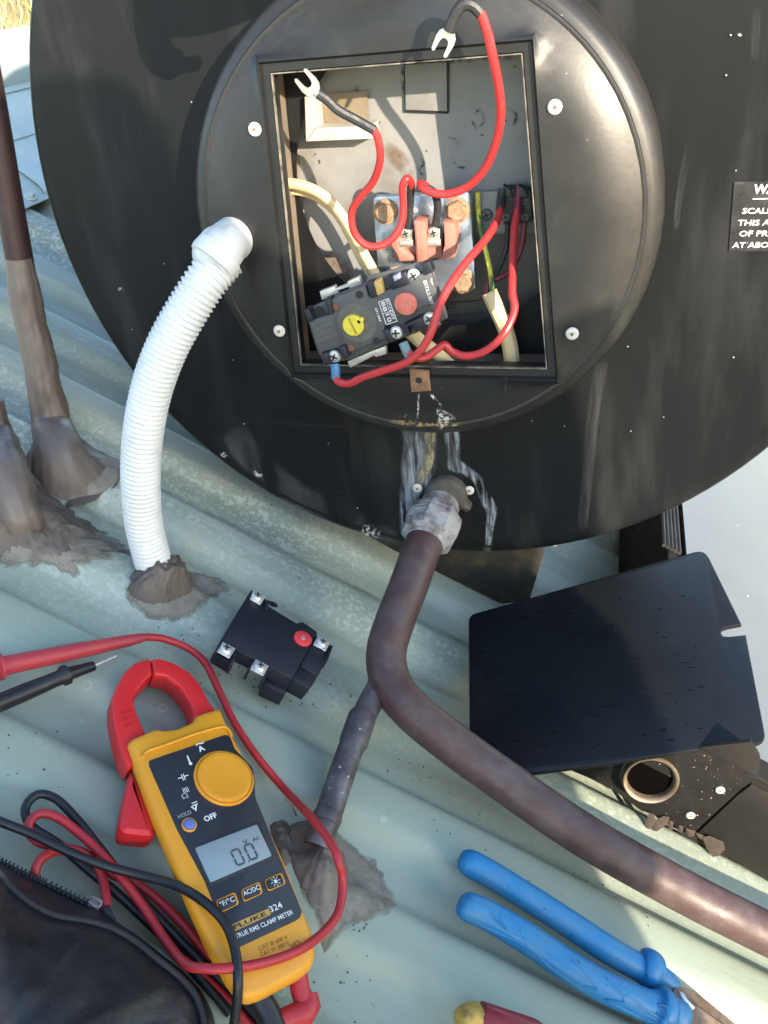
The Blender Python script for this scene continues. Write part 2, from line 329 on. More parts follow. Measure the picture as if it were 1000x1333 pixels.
# ================================================================== SETTING
# ---- roof sheet: rounded ribs running down the slope (+RR)
def ridge_drop(x):
    return 0.0 if x > -0.69 else 0.0
mb = MB(); ys = []; y = -1.5
while y < 1.6: ys.append(y); y += 0.0043
xs = [-0.70 + 0.02 * i for i in range(0, 126)]
vsx = []
for x in xs:
    for y in ys:
        e = e_roof(y) + 0.0002 * noise.noise(V((x * 6, y * 9, 0))) + 0.00018 * noise.noise(V((x * 25, y * 40, 3)))
        if y < -0.0055: e += 0.0014                       # one sheet laps over the next
        vsx.append(RP(x, y, e))
n = len(ys); fs = [(i * n + j, i * n + j + 1, (i + 1) * n + j + 1, (i + 1) * n + j) for i in range(len(xs) - 1) for j in range(n - 1)]
mb.add(vsx, fs)
def roof_material():
    mt = bpy.data.materials.new('chalky_green_roof_paint'); mt.use_nodes = True; nt = mt.node_tree; N = nt.nodes; L = nt.links; b = N['Principled BSDF']
    tc = N.new('ShaderNodeTexCoord'); mp = N.new('ShaderNodeMapping'); mp.inputs['Rotation'].default_value = (0, -AL, 0)   # texture x runs along the ribs
    L.new(tc.outputs['Object'], mp.inputs[0])
    st = N.new('ShaderNodeMapping'); st.inputs['Scale'].default_value = (0.22, 1, 1); L.new(mp.outputs[0], st.inputs[0])
    def nz(v, sc, det=6, ro=0.6):
        n = N.new('ShaderNodeTexNoise'); n.inputs['Scale'].default_value = sc; n.inputs['Detail'].default_value = det; n.inputs['Roughness'].default_value = ro; L.new(v, n.inputs['Vector']); return n.outputs[0]
    def rg(f, a, c, v0=0, v1=1):
        r = N.new('ShaderNodeMapRange'); r.inputs[1].default_value = a; r.inputs[2].default_value = c; r.inputs[3].default_value = v0; r.inputs[4].default_value = v1; L.new(f, r.inputs[0]); return r.outputs[0]
    def mul(a, c):
        x = N.new('ShaderNodeMath'); x.operation = 'MULTIPLY'
        for i, q in enumerate((a, c)):
            if isinstance(q, (int, float)): x.inputs[i].default_value = q
            else: L.new(q, x.inputs[i])
        return x.outputs[0]
    def mix(f, a, c):
        x = N.new('ShaderNodeMix'); x.data_type = 'RGBA'; L.new(f, x.inputs[0])
        for s_, val in ((6, a), (7, c)):
            if isinstance(val, tuple): x.inputs[s_].default_value = (*val, 1)
            else: L.new(val, x.inputs[s_])
        return x.outputs[2]
    col = mix(rg(nz(st.outputs[0], 14), .35, .65), (0.268, 0.326, 0.268), (0.304, 0.362, 0.300))
    chalk = mul(rg(nz(st.outputs[0], 20, 9, .72), .42, .60), rg(nz(mp.outputs[0], 5, 3), .36, .56))
    sy = N.new('ShaderNodeSeparateXYZ'); L.new(tc.outputs['Object'], sy.inputs[0]); upz = rg(sy.outputs[1], -.20, -.04, .08, 1)
    chalk = mul(chalk, upz)
    col = mix(mul(chalk, .40), col, (0.52, 0.57, 0.53))            # chalked, lichen-pale patches
    fine = mul(rg(nz(mp.outputs[0], 230, 3), .50, .60), rg(nz(st.outputs[0], 9, 4), .40, .56))
    col = mix(mul(mul(fine, upz), .7), col, (0.60, 0.63, 0.58))
    dirt = mul(rg(nz(st.outputs[0], 34, 9, .7), .52, .66), rg(nz(mp.outputs[0], 7, 3), .42, .58))
    col = mix(mul(dirt, .32), col, (0.215, 0.195, 0.14))
    yel = rg(nz(st.outputs[0], 6, 4), .50, .66); col = mix(mul(yel, .25), col, (0.42, 0.42, 0.27))            # brown run-off
    grit = mul(rg(nz(mp.outputs[0], 420, 2), .70, .74), rg(nz(mp.outputs[0], 16, 3), .52, .62))
    col = mix(mul(grit, .9), col, (0.03, 0.03, 0.025))
    vr = N.new('ShaderNodeTexVoronoi'); vr.inputs['Scale'].default_value = 55; L.new(mp.outputs[0], vr.inputs['Vector'])
    ringm = mul(mul(rg(vr.outputs[0], .10, .14), rg(vr.outputs[0], .20, .15)), rg(nz(mp.outputs[0], 11, 2), .55, .62))
    col = mix(mul(ringm, .35), col, (0.56, 0.60, 0.56))              # dried drop rings
    # dirt lines and pale lines along the ribs
    sp = N.new('ShaderNodeSeparateXYZ'); L.new(tc.outputs['Object'], sp.inputs[0])
    for y0_, w_, c_, am in ((-0.005, .0042, (0.085, 0.08, 0.06), .9), (-0.074, .006, (0.21, 0.175, 0.12), .7), (-0.165, .008, (0.27, 0.26, 0.17), .35), (0.071, .003, (0.66, 0.68, 0.66), .7), (0.157, .0025, (0.66, 0.68, 0.66), .7), (0.247, .0025, (0.66, 0.68, 0.66), .7)):
        ad = N.new('ShaderNodeMath'); ad.operation = 'ADD'; L.new(sp.outputs[1], ad.inputs[0]); L.new(rg(nz(mp.outputs[0], 26, 4), 0, 1, -y0_ - .0016, -y0_ + .0016), ad.inputs[1])
        ab = N.new('ShaderNodeMath'); ab.operation = 'ABSOLUTE'; L.new(ad.outputs[0], ab.inputs[0])
        line = mul(rg(ab.outputs[0], 0, w_, 1, 0), rg(nz(st.outputs[0], 70, 6), .40, .6))
        col = mix(mul(line, am), col, c_)
    L.new(col, b.inputs['Base Color']); L.new(rg(nz(st.outputs[0], 24), .3, .7, .34, .62), b.inputs['Roughness']); b.inputs['Specular IOR Level'].default_value = .45
    bn = N.new('ShaderNodeBump'); bn.inputs['Strength'].default_value = .22; bn.inputs['Distance'].default_value = .0006
    ad = N.new('ShaderNodeMath'); ad.operation = 'ADD'; L.new(nz(mp.outputs[0], 330, 4), ad.inputs[0]); L.new(nz(mp.outputs[0], 60, 4), ad.inputs[1])
    L.new(ad.outputs[0], bn.inputs['Height']); L.new(bn.outputs[0], b.inputs['Normal'])
    return mt
ROOFM = roof_material()
tag(mb.obj('metal_roof', ROOFM, None, 60), 'pale green corrugated metal roof, stained and chalky', None, kind='structure')
# other side of the ridge
mb = MB(); top = RP(-0.715, 0, 0.0); back = V((-RR.x, 0, RR.z)) * -1.0
back = V((-math.cos(AL), 0, -math.sin(AL)))
mb.add([top + YY * -1.5, top + YY * 1.6, top + YY * 1.6 + back * 2.5, top + YY * -1.5 + back * 2.5], [(0, 1, 2, 3)])
tag(mb.obj('far_roof_slope', ROOFM, None, 0), 'far slope of the green metal roof', None, kind='structure')

# ---- ridge flashing across the ribs
rt = thing('ridge_flashing', 'pale blue-green folded ridge capping screwed over the upper roof end', 'flashing', RP(-.6, .3, .02))
def strip(name, prof, y0, y1, mat, parent, th=0.0008, ny=2):
    mb = MB(); rings = []
    for k in range(ny): 
        yy = y0 + (y1 - y0) * k / (ny - 1); rings.append([RP(x, yy, e) for x, e in prof] + [RP(x, yy, e - th) for x, e in reversed(prof)])
    mb.loft(rings); return mb.obj(name, mat, parent, 40)
strip('apron', [(-.430, .0105), (-.436, .0125), (-.48, .0135), (-.533, .0150)], -1.4, 1.5, CAPM, rt, .0012)
strip('upper_fold', [(-.528, .0165), (-.535, .0185), (-.58, .020), (-.612, .022)], -1.4, 1.5, CAPM, rt, .0012)
strip('roll', [(-.605, .024)] + [(-.66 - .044 * math.cos(a), .022 + .046 * math.sin(a)) for a in [i * math.pi / 14 + .0 for i in range(14, -1, -1)]][::-1], -1.4, 1.5, CAPM, rt, .0015)
mbs = MB(); mbs.lathe((0, 0, 0), (0, 0, 1), [(.007, 0), (.007, .001), (.0062, .0016)], 18, 0); mbs.lathe((0, 0, .0016), (0, 0, 1), [(.0042, 0), (.0042, .004), (.0035, .0046)], 6, 0)
sc = first(mbs, 'roofing_screw', CAPM, rt, zmat(on_roof(40, 257, .0125), RN, 1.0))
# folded triangular tab on the apron
mb = MB(); P = [on_roof(19, 216, .017), on_roof(60, 214, .017), on_roof(60, 250, .017), on_roof(50, 239, .017)]
mb.prism(P, RN, .001); mb.obj('folded_tab', CAPM, rt, 30)

# ---- ground and a dry grassy hillside beyond the ridge
mb = MB(); S = 900
mb.add([(-S, -S, -3.6), (S, -S, -3.6), (S, S, -3.6), (-S, S, -3.6)], [(0, 1, 2, 3)])
GRND = pm('dry_ground', (0.30, 0.26, 0.15), (0.22, 0.20, 0.11), 0.6, 0.9, bump=0)
tag(mb.obj('ground', GRND, None, 0), 'dry ground around the building', None, kind='structure')
HILL = pm('dry_hillside_soil', (0.36, 0.29, 0.15), (0.22, 0.19, 0.09), 3, 0.95, bump=0)
mb = MB(); vs_ = []; nx, ny = 30, 30
def hill(u, v): return V((-6.0 + 6.0 * u - 4.0, 4 + 12 * v, -2.6 + 4.6 * (1 - u) + .25 * noise.noise(V((u * 7, v * 7, 1)))))
for i in range(nx):
    for j in range(ny): vs_.append(hill(i / (nx - 1), j / (ny - 1)))
mb.add(vs_, [(i * ny + j, i * ny + j + 1, (i + 1) * ny + j + 1, (i + 1) * ny + j) for i in range(nx - 1) for j in range(ny - 1)])
tag(mb.obj('hillside', HILL, None, 60), 'sunlit bank beyond the roof ridge', None, kind='structure')
mb = MB(); 
for _ in range(14000):
    u, v = random.random(), random.random(); p = hill(u, v); h = random.uniform(.10, .34); a = random.uniform(0, 6.28); lean = V((random.uniform(-.5, .5), random.uniform(-.5, .5), 1)).normalized()
    s_ = V((math.cos(a), math.sin(a), 0)) * random.uniform(.004, .012); k = random.randrange(3)
    mid = p + lean * h * .6; tip = p + lean * h + V((random.uniform(-.12, .12), random.uniform(-.12, .12), -.02))
    mb.add([p - s_, p + s_, mid + s_ * .7, mid - s_ * .7, tip], [(0, 1, 2, 3), (3, 2, 4)], k)
GR = [pm('straw_grass', (0.55, 0.44, 0.20), (0.48, 0.38, 0.18), 5, 0.8, bump=0), pm('olive_grass', (0.24, 0.23, 0.08), (0.2, 0.2, 0.07), 5, 0.8, bump=0), pm('pale_grass', (0.68, 0.58, 0.33), (0.6, 0.5, 0.28), 5, 0.8, bump=0)]
tag(mb.obj('dry_grass', GR, None, 0), 'long dry yellow grass on the bank', 'grass', kind='stuff')

# ================================================================== WATER TANK
tank = thing('water_tank', 'large round black end of a solar hot water tank with an open terminal cover', 'water tank', (0, 0, -.3))
SEG = 128
mb = MB(); mb.lathe((0, 0, 0), (0, -1, 0), [(.10, -.0006), (.20, -.0005), (.270, -.0002), (.2860, 0), (.2915, .0006), (.2955, -.0008), (.2985, -.004), (.3002, -.009), (.3004, -.016), (.2990, -.020)], SEG, caps=False)
mb.obj('end_face', BLACK, tank, 50)
mb = MB(); mb.lathe((0, 0, 0), (0, -1, 0), [(.2975, -.018), (.2975, -1.6), (.2, -1.61)], SEG, caps=False)
mb.obj('barrel', BLACK, tank, 50)

# ---- raised terminal cover with a rectangular opening
CC = V((-.01005, 0, -.01653)); FY = -.056
QP = [(350.5, 96.5), (679, 70), (711.5, 483), (390, 477.5)]
def quad(d, y, n=22):
    c0 = V((525, 285, 0)); pts = [on_face(px, py, FY) for px, py in QP]; pts = inset(pts, YY, -d) if d else pts
    out = []
    for i in range(4):
        a, b = pts[i], pts[(i + 1) % 4]
        for k in range(n): q = a.lerp(b, k / n); out.append(V((q.x, y, q.z)))
    return out
base = quad(0, 0)
ctr = sum(base, V()) / len(base)
QD = [math.hypot(q.x - CC.x, q.z - CC.z) for q in quad(.0068, 0)]
def circ(r, y):
    out = []
    R0 = r
    for i, q in enumerate(base):
        r = max(R0, QD[i] + .0012 + (R0 - .112) * .18)
        a = math.atan2(q.z - ctr.z, q.x - ctr.x)
        # ray from the opening's centre to the circle
        d = V((math.cos(a), 0, math.sin(a))); o = V((ctr.x, 0, ctr.z)) - CC; bq = o.dot(d); t = -bq + math.sqrt(bq * bq - (o.length_squared - r * r)); p = V((ctr.x, 0, ctr.z)) + d * t
        out.append(V((p.x, y, p.z)))
    return out
rings = [quad(.0016, FY + .016), quad(0, FY + .015), quad(0, FY + .0045), quad(.0008, FY + .0035), quad(.0054, FY + .0035), quad(.0060, FY + .001), quad(.0068, FY), circ(.110, FY + .0003), circ(.117, FY + .0012), circ(.124, FY + .0030), circ(.1305, FY + .0052), circ(.136, FY + .0076), circ(.1393, FY + .0092),
         circ(.1406, FY + .0088), circ(.1417, FY + .0091), circ(.1424, FY + .0106), circ(.1416, FY + .0118), circ(.1424, FY + .0126), circ(.1455, FY + .0139), circ(.1485, FY + .0158), circ(.1510, FY + .0190), circ(.1526, FY + .026), circ(.1532, .0015)]
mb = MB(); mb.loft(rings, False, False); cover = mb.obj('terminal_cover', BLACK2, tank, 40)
# dusty rolled rim: its sheen is painted in as grey-brown, blended ring by ring
dust_sheen = [0, 0, 0, 0, 0, 0, 0, .06, .2, .45, .75, 1, 1, .9, .9, .5, .3, .6, .9, 1, 1, .8, .6, .4][:len(rings)]; dust_sheen += [.4] * (len(rings) - len(dust_sheen))
at = cover.data.attributes.new('dust_sheen', 'FLOAT', 'POINT'); at.data.foreach_set('value', [w_ for w_ in dust_sheen for _ in base])
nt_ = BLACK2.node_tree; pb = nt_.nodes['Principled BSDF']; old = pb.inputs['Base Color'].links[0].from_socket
an = nt_.nodes.new('ShaderNodeAttribute'); an.attribute_name = 'dust_sheen'; nz_ = nt_.nodes.new('ShaderNodeTexNoise'); nz_.inputs['Scale'].default_value = 45; nz_.inputs['Detail'].default_value = 7
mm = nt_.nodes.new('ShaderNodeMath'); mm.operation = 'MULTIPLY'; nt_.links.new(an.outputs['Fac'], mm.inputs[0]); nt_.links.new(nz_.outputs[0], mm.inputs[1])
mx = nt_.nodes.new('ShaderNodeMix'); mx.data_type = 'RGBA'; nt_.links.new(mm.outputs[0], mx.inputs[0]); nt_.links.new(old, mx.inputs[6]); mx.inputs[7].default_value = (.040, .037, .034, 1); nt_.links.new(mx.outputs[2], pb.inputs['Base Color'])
# bright worn paint along the cut edge (bare folded steel lip)
mb = MB()
mb.loft([quad(-.0001, FY + .0058), quad(-.0005, FY + .0056), quad(-.0005, FY + .0031), quad(.0002, FY + .0031)], False, False, mi=0); mb.obj('worn_lip', WORN, cover, 30)
rv = None; RB = rivet_mesh()
for px, py in ((332, 168), (722.5, 139), (364, 430.5), (745, 434)):
    M = zmat(on_face(px, py, FY) , -YY, 1.0)
    if rv is None: rv = first(RB, 'rivet', [RIV, RUSTT], cover, M)
    else: again(rv, cover, M)
# rusty screw tab under the opening
mb = MB(); P = [on_face(*q, FY - .0012) for q in ((533, 481), (558, 483), (561, 509), (535, 511))]; mb.prism(P, -YY, .0024, .0006, 0)
c = on_face(545.5, 495, FY - .0013); mb.lathe(c, -YY, [(.0022, 0), (.0022, .0005), (.0012, .0005)], 14, 1)
mb.obj('screw_tab', [RUSTT, DARK], cover, 30)

# ---- the box behind the opening
def rect_panel(name, q, y, mat, th=.002, bev=0, parent=tank, r=0):
    mb = MB(); pl = rnd(q, r) if r else q; mb.prism([on_face(a, b, y) for a, b in pl], -YY, th, bev); return mb.obj(name, mat, parent, 30)
BY = .016
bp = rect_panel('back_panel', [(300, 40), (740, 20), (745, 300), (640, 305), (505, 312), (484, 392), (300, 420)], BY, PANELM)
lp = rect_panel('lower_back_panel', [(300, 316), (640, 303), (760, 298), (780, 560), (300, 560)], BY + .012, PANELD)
# liner walls
mb = MB(); mb.loft([quad(.010, FY + .016), quad(.012, .03)], False, False); mb.obj('box_wall', INNER, tank, 30)
# curved insulation lip at the bottom of the recess
mb = MB(); arc = [on_face(*q, BY + .004) for q in cr([(372, 392), (392, 430), (430, 466), (490, 488), (560, 495), (630, 484), (680, 452), (706, 405)], 5)]
mb.tube(arc, .0042, 10); mb.obj('insulation_lip', PANELD, tank, 60)
# faint embossed rating panel on the tank end
mb = MB(); P = [on_face(*q, .0003) for q in ((333, 549), (452, 556), (457, 640), (340, 634))]
for i in range(4): mb.tube([P[i], P[(i + 1) % 4]], .0007, 6)
mb.obj('embossed_border', BLACK, tank, 60)
# rectangular blanking plate and moulded strap marks
bl = rect_panel('blanking_plate', [(527, 84), (581.5, 80), (582, 145), (528, 143)], BY - .003, PANELM, .0014, .0004)
mb = MB()
for a, b in (((527, 83), (528, 145)), ((527.5, 144.5), (583, 146.5)), ((583, 80), (583, 146))):
    mb.tube([on_face(*a, BY - .0021), on_face(*b, BY - .0021)], .0007, 6)
mb.obj('plate_joint', DARK, bl, 0)
# pale channel bracket, upper left
mb = MB(); y1 = BY - .022
def fr(q, y): return [on_face(a, b, y) for a, b in q]
mb.prism(fr([(396, 126), (408, 126), (411, 166), (398, 184)], y1), -YY, .020, .0008); mb.prism(fr([(398, 184.5), (411, 166.5), (483, 163), (486, 181)], y1), -YY, .020, .0008)
br = mb.obj('channel_bracket', CHANNEL, tank, 30)
rect_panel('channel_floor', [(407, 124), (478, 118), (480, 164), (410, 167)], BY - .004, pm('tan_floor', (0.17, 0.13, 0.085), (0.24, 0.20, 0.145), 40, .6), .001, 0, tank)
# warning decal inside, only the right ends of its lines show
dl = rect_panel('inner_decal', [(566, 396), (664, 389), (666, 430), (572, 436)], BY + .0085, pm('inner_decal_film', (0.10, 0.10, 0.098), (0.12, 0.12, 0.115), 50, 0.4), .0006)
for s_, x0, y0_, x1, y1_, h in (('NG', 574, 404, 594, 402, .0042), ('WATER HEATER', 580, 413.5, 630, 409.5, .0026), ('TO STAY', 578, 421, 604, 419, .0026), ('THE ENERGY CUT OUT', 578, 427, 640, 422, .0026), ('CIRCUIT', 574, 434, 594, 432.5, .0026)):
    a = on_face(x0, y0_, BY + .0078); b = on_face(x1, y1_, BY + .0078); text(s_, a, b - a, V((0, 0, 1)), (b - a).length, DARKI, dl, h)
# warning label on the tank end, cut by the picture's edge
wl = rect_panel('warning_label', [(956, 237), (1075, 232), (1072, 326), (949, 327)], -.0004, pm('label_film', (0.020, 0.020, 0.021), (0.035, 0.035, 0.035), 60, 0.35, dust=((0.2, 0.2, 0.2), 60, 0.55, 0.8, 0.4)), .0006)
def line(s_, x0, y0_, wpx, h, bold=.02):
    a = on_face(x0, y0_, -.0006); b = on_face(x0 + 60, y0_ - .5, -.0006); k = (b - a).length / 60
    text(s_, a, b - a, V((.10, 0, 1)), wpx * k, WHITEI, wl, h * k, bold=bold)
line('WARNING', 980, 252, 82, 12.5, .03); line('SCALDING', 966, 278, 66, 7.6); line('THIS APPLIANCE', 960, 293.5, 104, 7.6); line('OF PROVIDING', 962, 307.5, 96, 7.6); line('AT ABOVE', 953, 322.5, 62, 7.6)
mb = MB(); mb.tube([on_face(980, 259, -.0006), on_face(1060, 257, -.0006)], .0004, 6); mb.obj('label_rule', WHITEI, wl, 0)

# ---- relief valve above the picture: only its hooked shadow falls on the tank end
rvt = thing('relief_valve', 'valve with a hooked lever above the picture, seen by its dark shadow on the tank', 'valve', (-.06, -.05, .16))
def sh(px, py, y): p = on_face(px, py, 0); return p - LD * ((p.y - y) / LD.y)
MB().tube(cr([sh(256, 82, -.13), sh(232, 85, -.13), sh(208, 74, -.13), sh(198, 40, -.13), sh(194, 0, -.13), sh(200, -30, -.13)], 5), [.0045] * 6 + [.009] * 20, 14).obj('lever', RUBBER, rvt, 60)
MB().tube(cr([sh(205, -8, -.125), sh(250, -2, -.12), sh(310, -20, -.10), sh(380, -60, -.06), sh(400, -90, .002)], 5), [.020] * 21, 20).obj('valve_body', RUBBER, rvt, 60)
# ---- dried mineral runs on the paint
def crust_material(name, c, lo, hi, stretch, sc=60):
    mt = bpy.data.materials.new(name); mt.use_nodes = True; nt = mt.node_tree; N = nt.nodes; L = nt.links; b = N['Principled BSDF']
    tc = N.new('ShaderNodeTexCoord'); mp = N.new('ShaderNodeMapping'); mp.inputs['Scale'].default_value = stretch; L.new(tc.outputs['Object'], mp.inputs[0])
    def nz(v, s_, d=7):
        n = N.new('ShaderNodeTexNoise'); n.inputs['Scale'].default_value = s_; n.inputs['Detail'].default_value = d; n.inputs['Roughness'].default_value = .65; L.new(v, n.inputs[0]); return n.outputs[0]
    r = N.new('ShaderNodeMapRange'); r.inputs[1].default_value = lo; r.inputs[2].default_value = hi; L.new(nz(mp.outputs[0], sc), r.inputs[0])
    at = N.new('ShaderNodeAttribute'); at.attribute_name = 'fade'
    mu = N.new('ShaderNodeMath'); mu.operation = 'MULTIPLY'; r.inputs[4].default_value = .72; L.new(r.outputs[0], mu.inputs[0]); L.new(at.outputs['Fac'], mu.inputs[1])
    tr = N.new('ShaderNodeBsdfTransparent'); ms = N.new('ShaderNodeMixShader'); L.new(mu.outputs[0], ms.inputs[0]); L.new(tr.outputs[0], ms.inputs[1]); L.new(b.outputs[0], ms.inputs[2])
    b.inputs['Base Color'].default_value = (*c, 1); b.inputs['Roughness'].default_value = .85
    L.new(ms.outputs[0], N['Material Output'].inputs[0]); return mt
def fade_edges(mt, sc=140):
    nt = mt.node_tree; N = nt.nodes; L = nt.links; b = N['Principled BSDF']; out = N['Material Output']
    at = N.new('ShaderNodeAttribute'); at.attribute_name = 'fade'; tc = N.new('ShaderNodeTexCoord'); n = N.new('ShaderNodeTexNoise'); n.inputs['Scale'].default_value = sc; n.inputs['Detail'].default_value = 6; L.new(tc.outputs['Object'], n.inputs[0])
    a = N.new('ShaderNodeMath'); a.operation = 'MULTIPLY_ADD'; a.inputs[1].default_value = 2.0; a.inputs[2].default_value = -.95; L.new(n.outputs[0], a.inputs[0])
    c = N.new('ShaderNodeMath'); c.operation = 'MULTIPLY_ADD'; c.inputs[1].default_value = 1.9; L.new(at.outputs['Fac'], c.inputs[0]); L.new(a.outputs[0], c.inputs[2]); c.use_clamp = True
    tr = N.new('ShaderNodeBsdfTransparent'); ms = N.new('ShaderNodeMixShader'); L.new(c.outputs[0], ms.inputs[0]); L.new(tr.outputs[0], ms.inputs[1]); L.new(b.outputs[0], ms.inputs[2]); L.new(ms.outputs[0], out.inputs[0])
fade_edges(SEALG)
CRUST = crust_material('lime_runs', (0.36, 0.40, 0.44), .40, .62, (1, 1, .12), 190)
CRUSTY = crust_material('yellow_lime_crust', (0.58, 0.50, 0.30), .34, .54, (1, 1, .3), 160)
CRUSTW = crust_material('white_lime_crust', (0.72, 0.70, 0.64), .45, .58, (1, 1, 1), 300)
CRUSTD = crust_material('paint_scuffs', (0.10, 0.105, 0.11), .42, .72, (1, 1, .12), 40)
CRUSTR = crust_material('rust_crust', (0.45, 0.29, 0.12), .45, .60, (1, 1, 1), 260)
def ribbon(name, pts, mat, yfun, parent, n=6, sub=6, edge=1.0):
    """pts: (px, py, half width px); a thin film lying on the surface at y = yfun; edges fade out"""
    P = cr([(a, b, c) for a, b, c in pts], sub); mb = MB(); vs_ = []; fade = []
    for i, q in enumerate(P):
        t = (P[min(i + 1, len(P) - 1)] - P[max(i - 1, 0)]); t.z = 0; t.normalize(); nx_, ny_ = -t.y, t.x
        for k in range(n + 1):
            s_ = 2 * k / n - 1; vs_.append(on_face(q.x + nx_ * s_ * q.z, q.y + ny_ * s_ * q.z, yfun(q.x, q.y)))
            ends = min(1, i / 2.0, (len(P) - 1 - i) / 2.0); fade.append(max(0, min(1, (1 - abs(s_)) * 3 * edge)) * (0.25 + 0.75 * ends))
    mb.add(vs_, [(i * (n + 1) + k, i * (n + 1) + k + 1, (i + 1) * (n + 1) + k + 1, (i + 1) * (n + 1) + k) for i in range(len(P) - 1) for k in range(n)])
    o = mb.obj(name, mat, parent, 60); at = o.data.attributes.new('fade', 'FLOAT', 'POINT'); at.data.foreach_set('value', fade); return o
face = lambda x, y: -.0004
ef = tank.children[0]
ribbon('mineral_run', [(545, 556, 25), (545, 590, 24), (542, 620, 22), (531, 650, 12), (527, 695, 7)], CRUST, face, ef)
ribbon('mineral_run', [(560, 557, 8), (559, 585, 8), (557, 605, 7), (549, 622, 6), (545, 636, 5)], CRUSTY, face, ef)
ribbon('mineral_run', [(588, 557, 12), (588, 580, 12), (590, 602, 12), (606, 612, 7), (622, 625, 7), (632, 648, 9), (640, 665, 8), (638, 685, 6), (634, 718, 5)], CRUST, face, ef)
ribbon('mineral_run', [(783, 470, 10), (772, 540, 9), (765, 610, 9), (758, 690, 7)], CRUSTD, face, ef)
ribbon('paint_scuff', [(300, 560, 20), (345, 615, 22), (400, 660, 26), (470, 690, 22), (520, 700, 10)], CRUSTD, face, ef)
ribbon('paint_scuff', [(905, 170, 5), (893, 210, 6), (884, 260, 5), (880, 300, 4)], CRUSTD, face, ef)
ribbon('paint_scuff', [(985, 10, 6), (984, 40, 7), (983, 78, 6)], CRUSTD, face, ef)
for i_, (x, y, r_) in enumerate(((292, 592, 5), (336, 617, 6), (483, 692, 12), (963, 45, 3), (158, 377, 4))):
    ribbon('lime_chip', [(x - r_, y - r_ * .4, r_ * .6), (x, y, r_ * .8), (x + r_, y + r_ * .4, r_ * .5)], CRUSTW, lambda a, b: -.0006, ef, 4, 3, 2)
mb = MB()
rr_ = random.Random(4)
for _ in range(34):
    a = rr_.uniform(0, 6.28); r_ = rr_.uniform(.16, .285); s_ = rr_.uniform(.0003, .0006); mb.lathe((r_ * math.cos(a), -.0005, r_ * math.sin(a)), -YY, [(s_, 0), (s_ * .8, .0005)], 6)
tag(mb.obj('paint_fleck', RIV, ef, 0), None, None, kind='stuff')
CRUSTK = crust_material('black_grime', (0.035, 0.032, 0.028), .42, .60, (1, 1, 1), 260)
CRUSTB = crust_material('brown_grime', (0.16, 0.085, 0.04), .36, .62, (1, 1, 1), 90)
pf = lambda x, y: BY - .0012
bpo = bp
for P_ in ([(526, 86, 5), (527, 105, 6), (528, 132, 5)], [(462, 110, 4), (470, 128, 5), (466, 136, 4), (458, 122, 3)], [(618, 150, 2), (626, 140, 2), (630, 158, 2), (620, 166, 2), (614, 156, 2)], [(548, 206, 2), (552, 212, 2), (546, 222, 2), (551, 228, 2)], [(588, 204, 2), (593, 214, 2), (600, 218, 2), (606, 218, 2)], [(660, 140, 3), (672, 150, 3), (668, 164, 2)], [(582, 178, 1.5), (596, 182, 1.5)], [(500, 80, 8), (580, 76, 8), (680, 74, 6)]): ribbon('grime_mark', P_, CRUSTK, pf, bpo, 4, 5, 2)
for P_ in ([(380, 200, 10), (390, 300, 14), (400, 370, 16)], [(420, 330, 18), (440, 350, 22), (455, 380, 14)], [(500, 190, 12), (540, 225, 14)], [(640, 280, 12), (690, 240, 10)]): ribbon('rust_bloom', P_, CRUSTB, lambda x, y: BY - .0010, bpo, 6, 5, .6)
cf = lambda x, y: FY + .0075
def cov_y(px, py):
    p = on_face(px, py, FY); d = math.hypot(p.x - CC.x, p.z - CC.z); prof = [(0, FY), (.110, FY + .0003), (.117, FY + .0012), (.124, FY + .0030), (.1305, FY + .0052), (.136, FY + .0076), (.1393, FY + .0086), (.1427, FY + .0086)]
    for (a, ya), (b, yb) in zip(prof, prof[1:]):
        if d <= b: return ya + (yb - ya) * (d - a) / (b - a) - .0006
    return prof[-1][1] - .0006
ribbon('lime_crust', [(508, 548, 3), (540, 552, 4), (572, 552, 4), (600, 552, 3)], CRUSTR, cov_y, cover, 4, 5, 2)
ribbon('lime_crust', [(560, 512, 2), (570, 525, 3), (576, 540, 9), (584, 552, 14)], CRUSTW, cov_y, cover, 6, 5, 2)
ribbon('lime_crust', [(545, 512, 1.5), (544, 545, 1.5)], CRUSTW, cov_y, cover, 4, 6, 2)
ribbon('lime_crust', [(659, 484, 1.2), (658, 515, 1.2)], CRUSTD, cov_y, cover, 4, 6, 2)
ribbon('lime_crust', [(520, 545, 9), (560, 545, 9)], crust_material('fine_lime_grit', (0.6, 0.58, 0.5), .60, .66, (1, 1, 1), 700), cov_y, cover, 6, 6, 1)

# ---- rubber flange and rivets where the pipe leaves
PC = on_face(577, 648, 0)
mb = MB(); pl = [(548, 652), (556, 634), (570, 624), (586, 625), (600, 633), (608, 645), (606, 656), (615, 664), (606, 671), (598, 664), (590, 672), (566, 672)]
mb.prism([on_face(a, b, -.009) for a, b in rnd(pl, 6)], -YY, .009, .004); fl = mb.obj('rubber_flange', RUBBER, tank, 50)
for px, py in ((543.5, 635), (611, 638)): again(rv, tank, zmat(on_face(px, py, -.002), -YY, .95))

# ---- saddle the tank rests on
mb = MB(); mb.prism([on_face(a, b, .055) for a, b in ((440, 676), (712, 700), (708, 722), (689, 784), (655, 787), (592, 757), (520, 722))], -YY, .30, .002)
tag(mb.obj('tank_saddle', pm('rusty_black_saddle', (0.018, 0.017, 0.015), (0.03, 0.027, 0.02), 40, .7, bump=.3, dust=((0.075, 0.058, 0.03), 60, .5, .72, .7)), None, 30), 'black steel saddle under the tank, rusty speckled face', 'bracket')

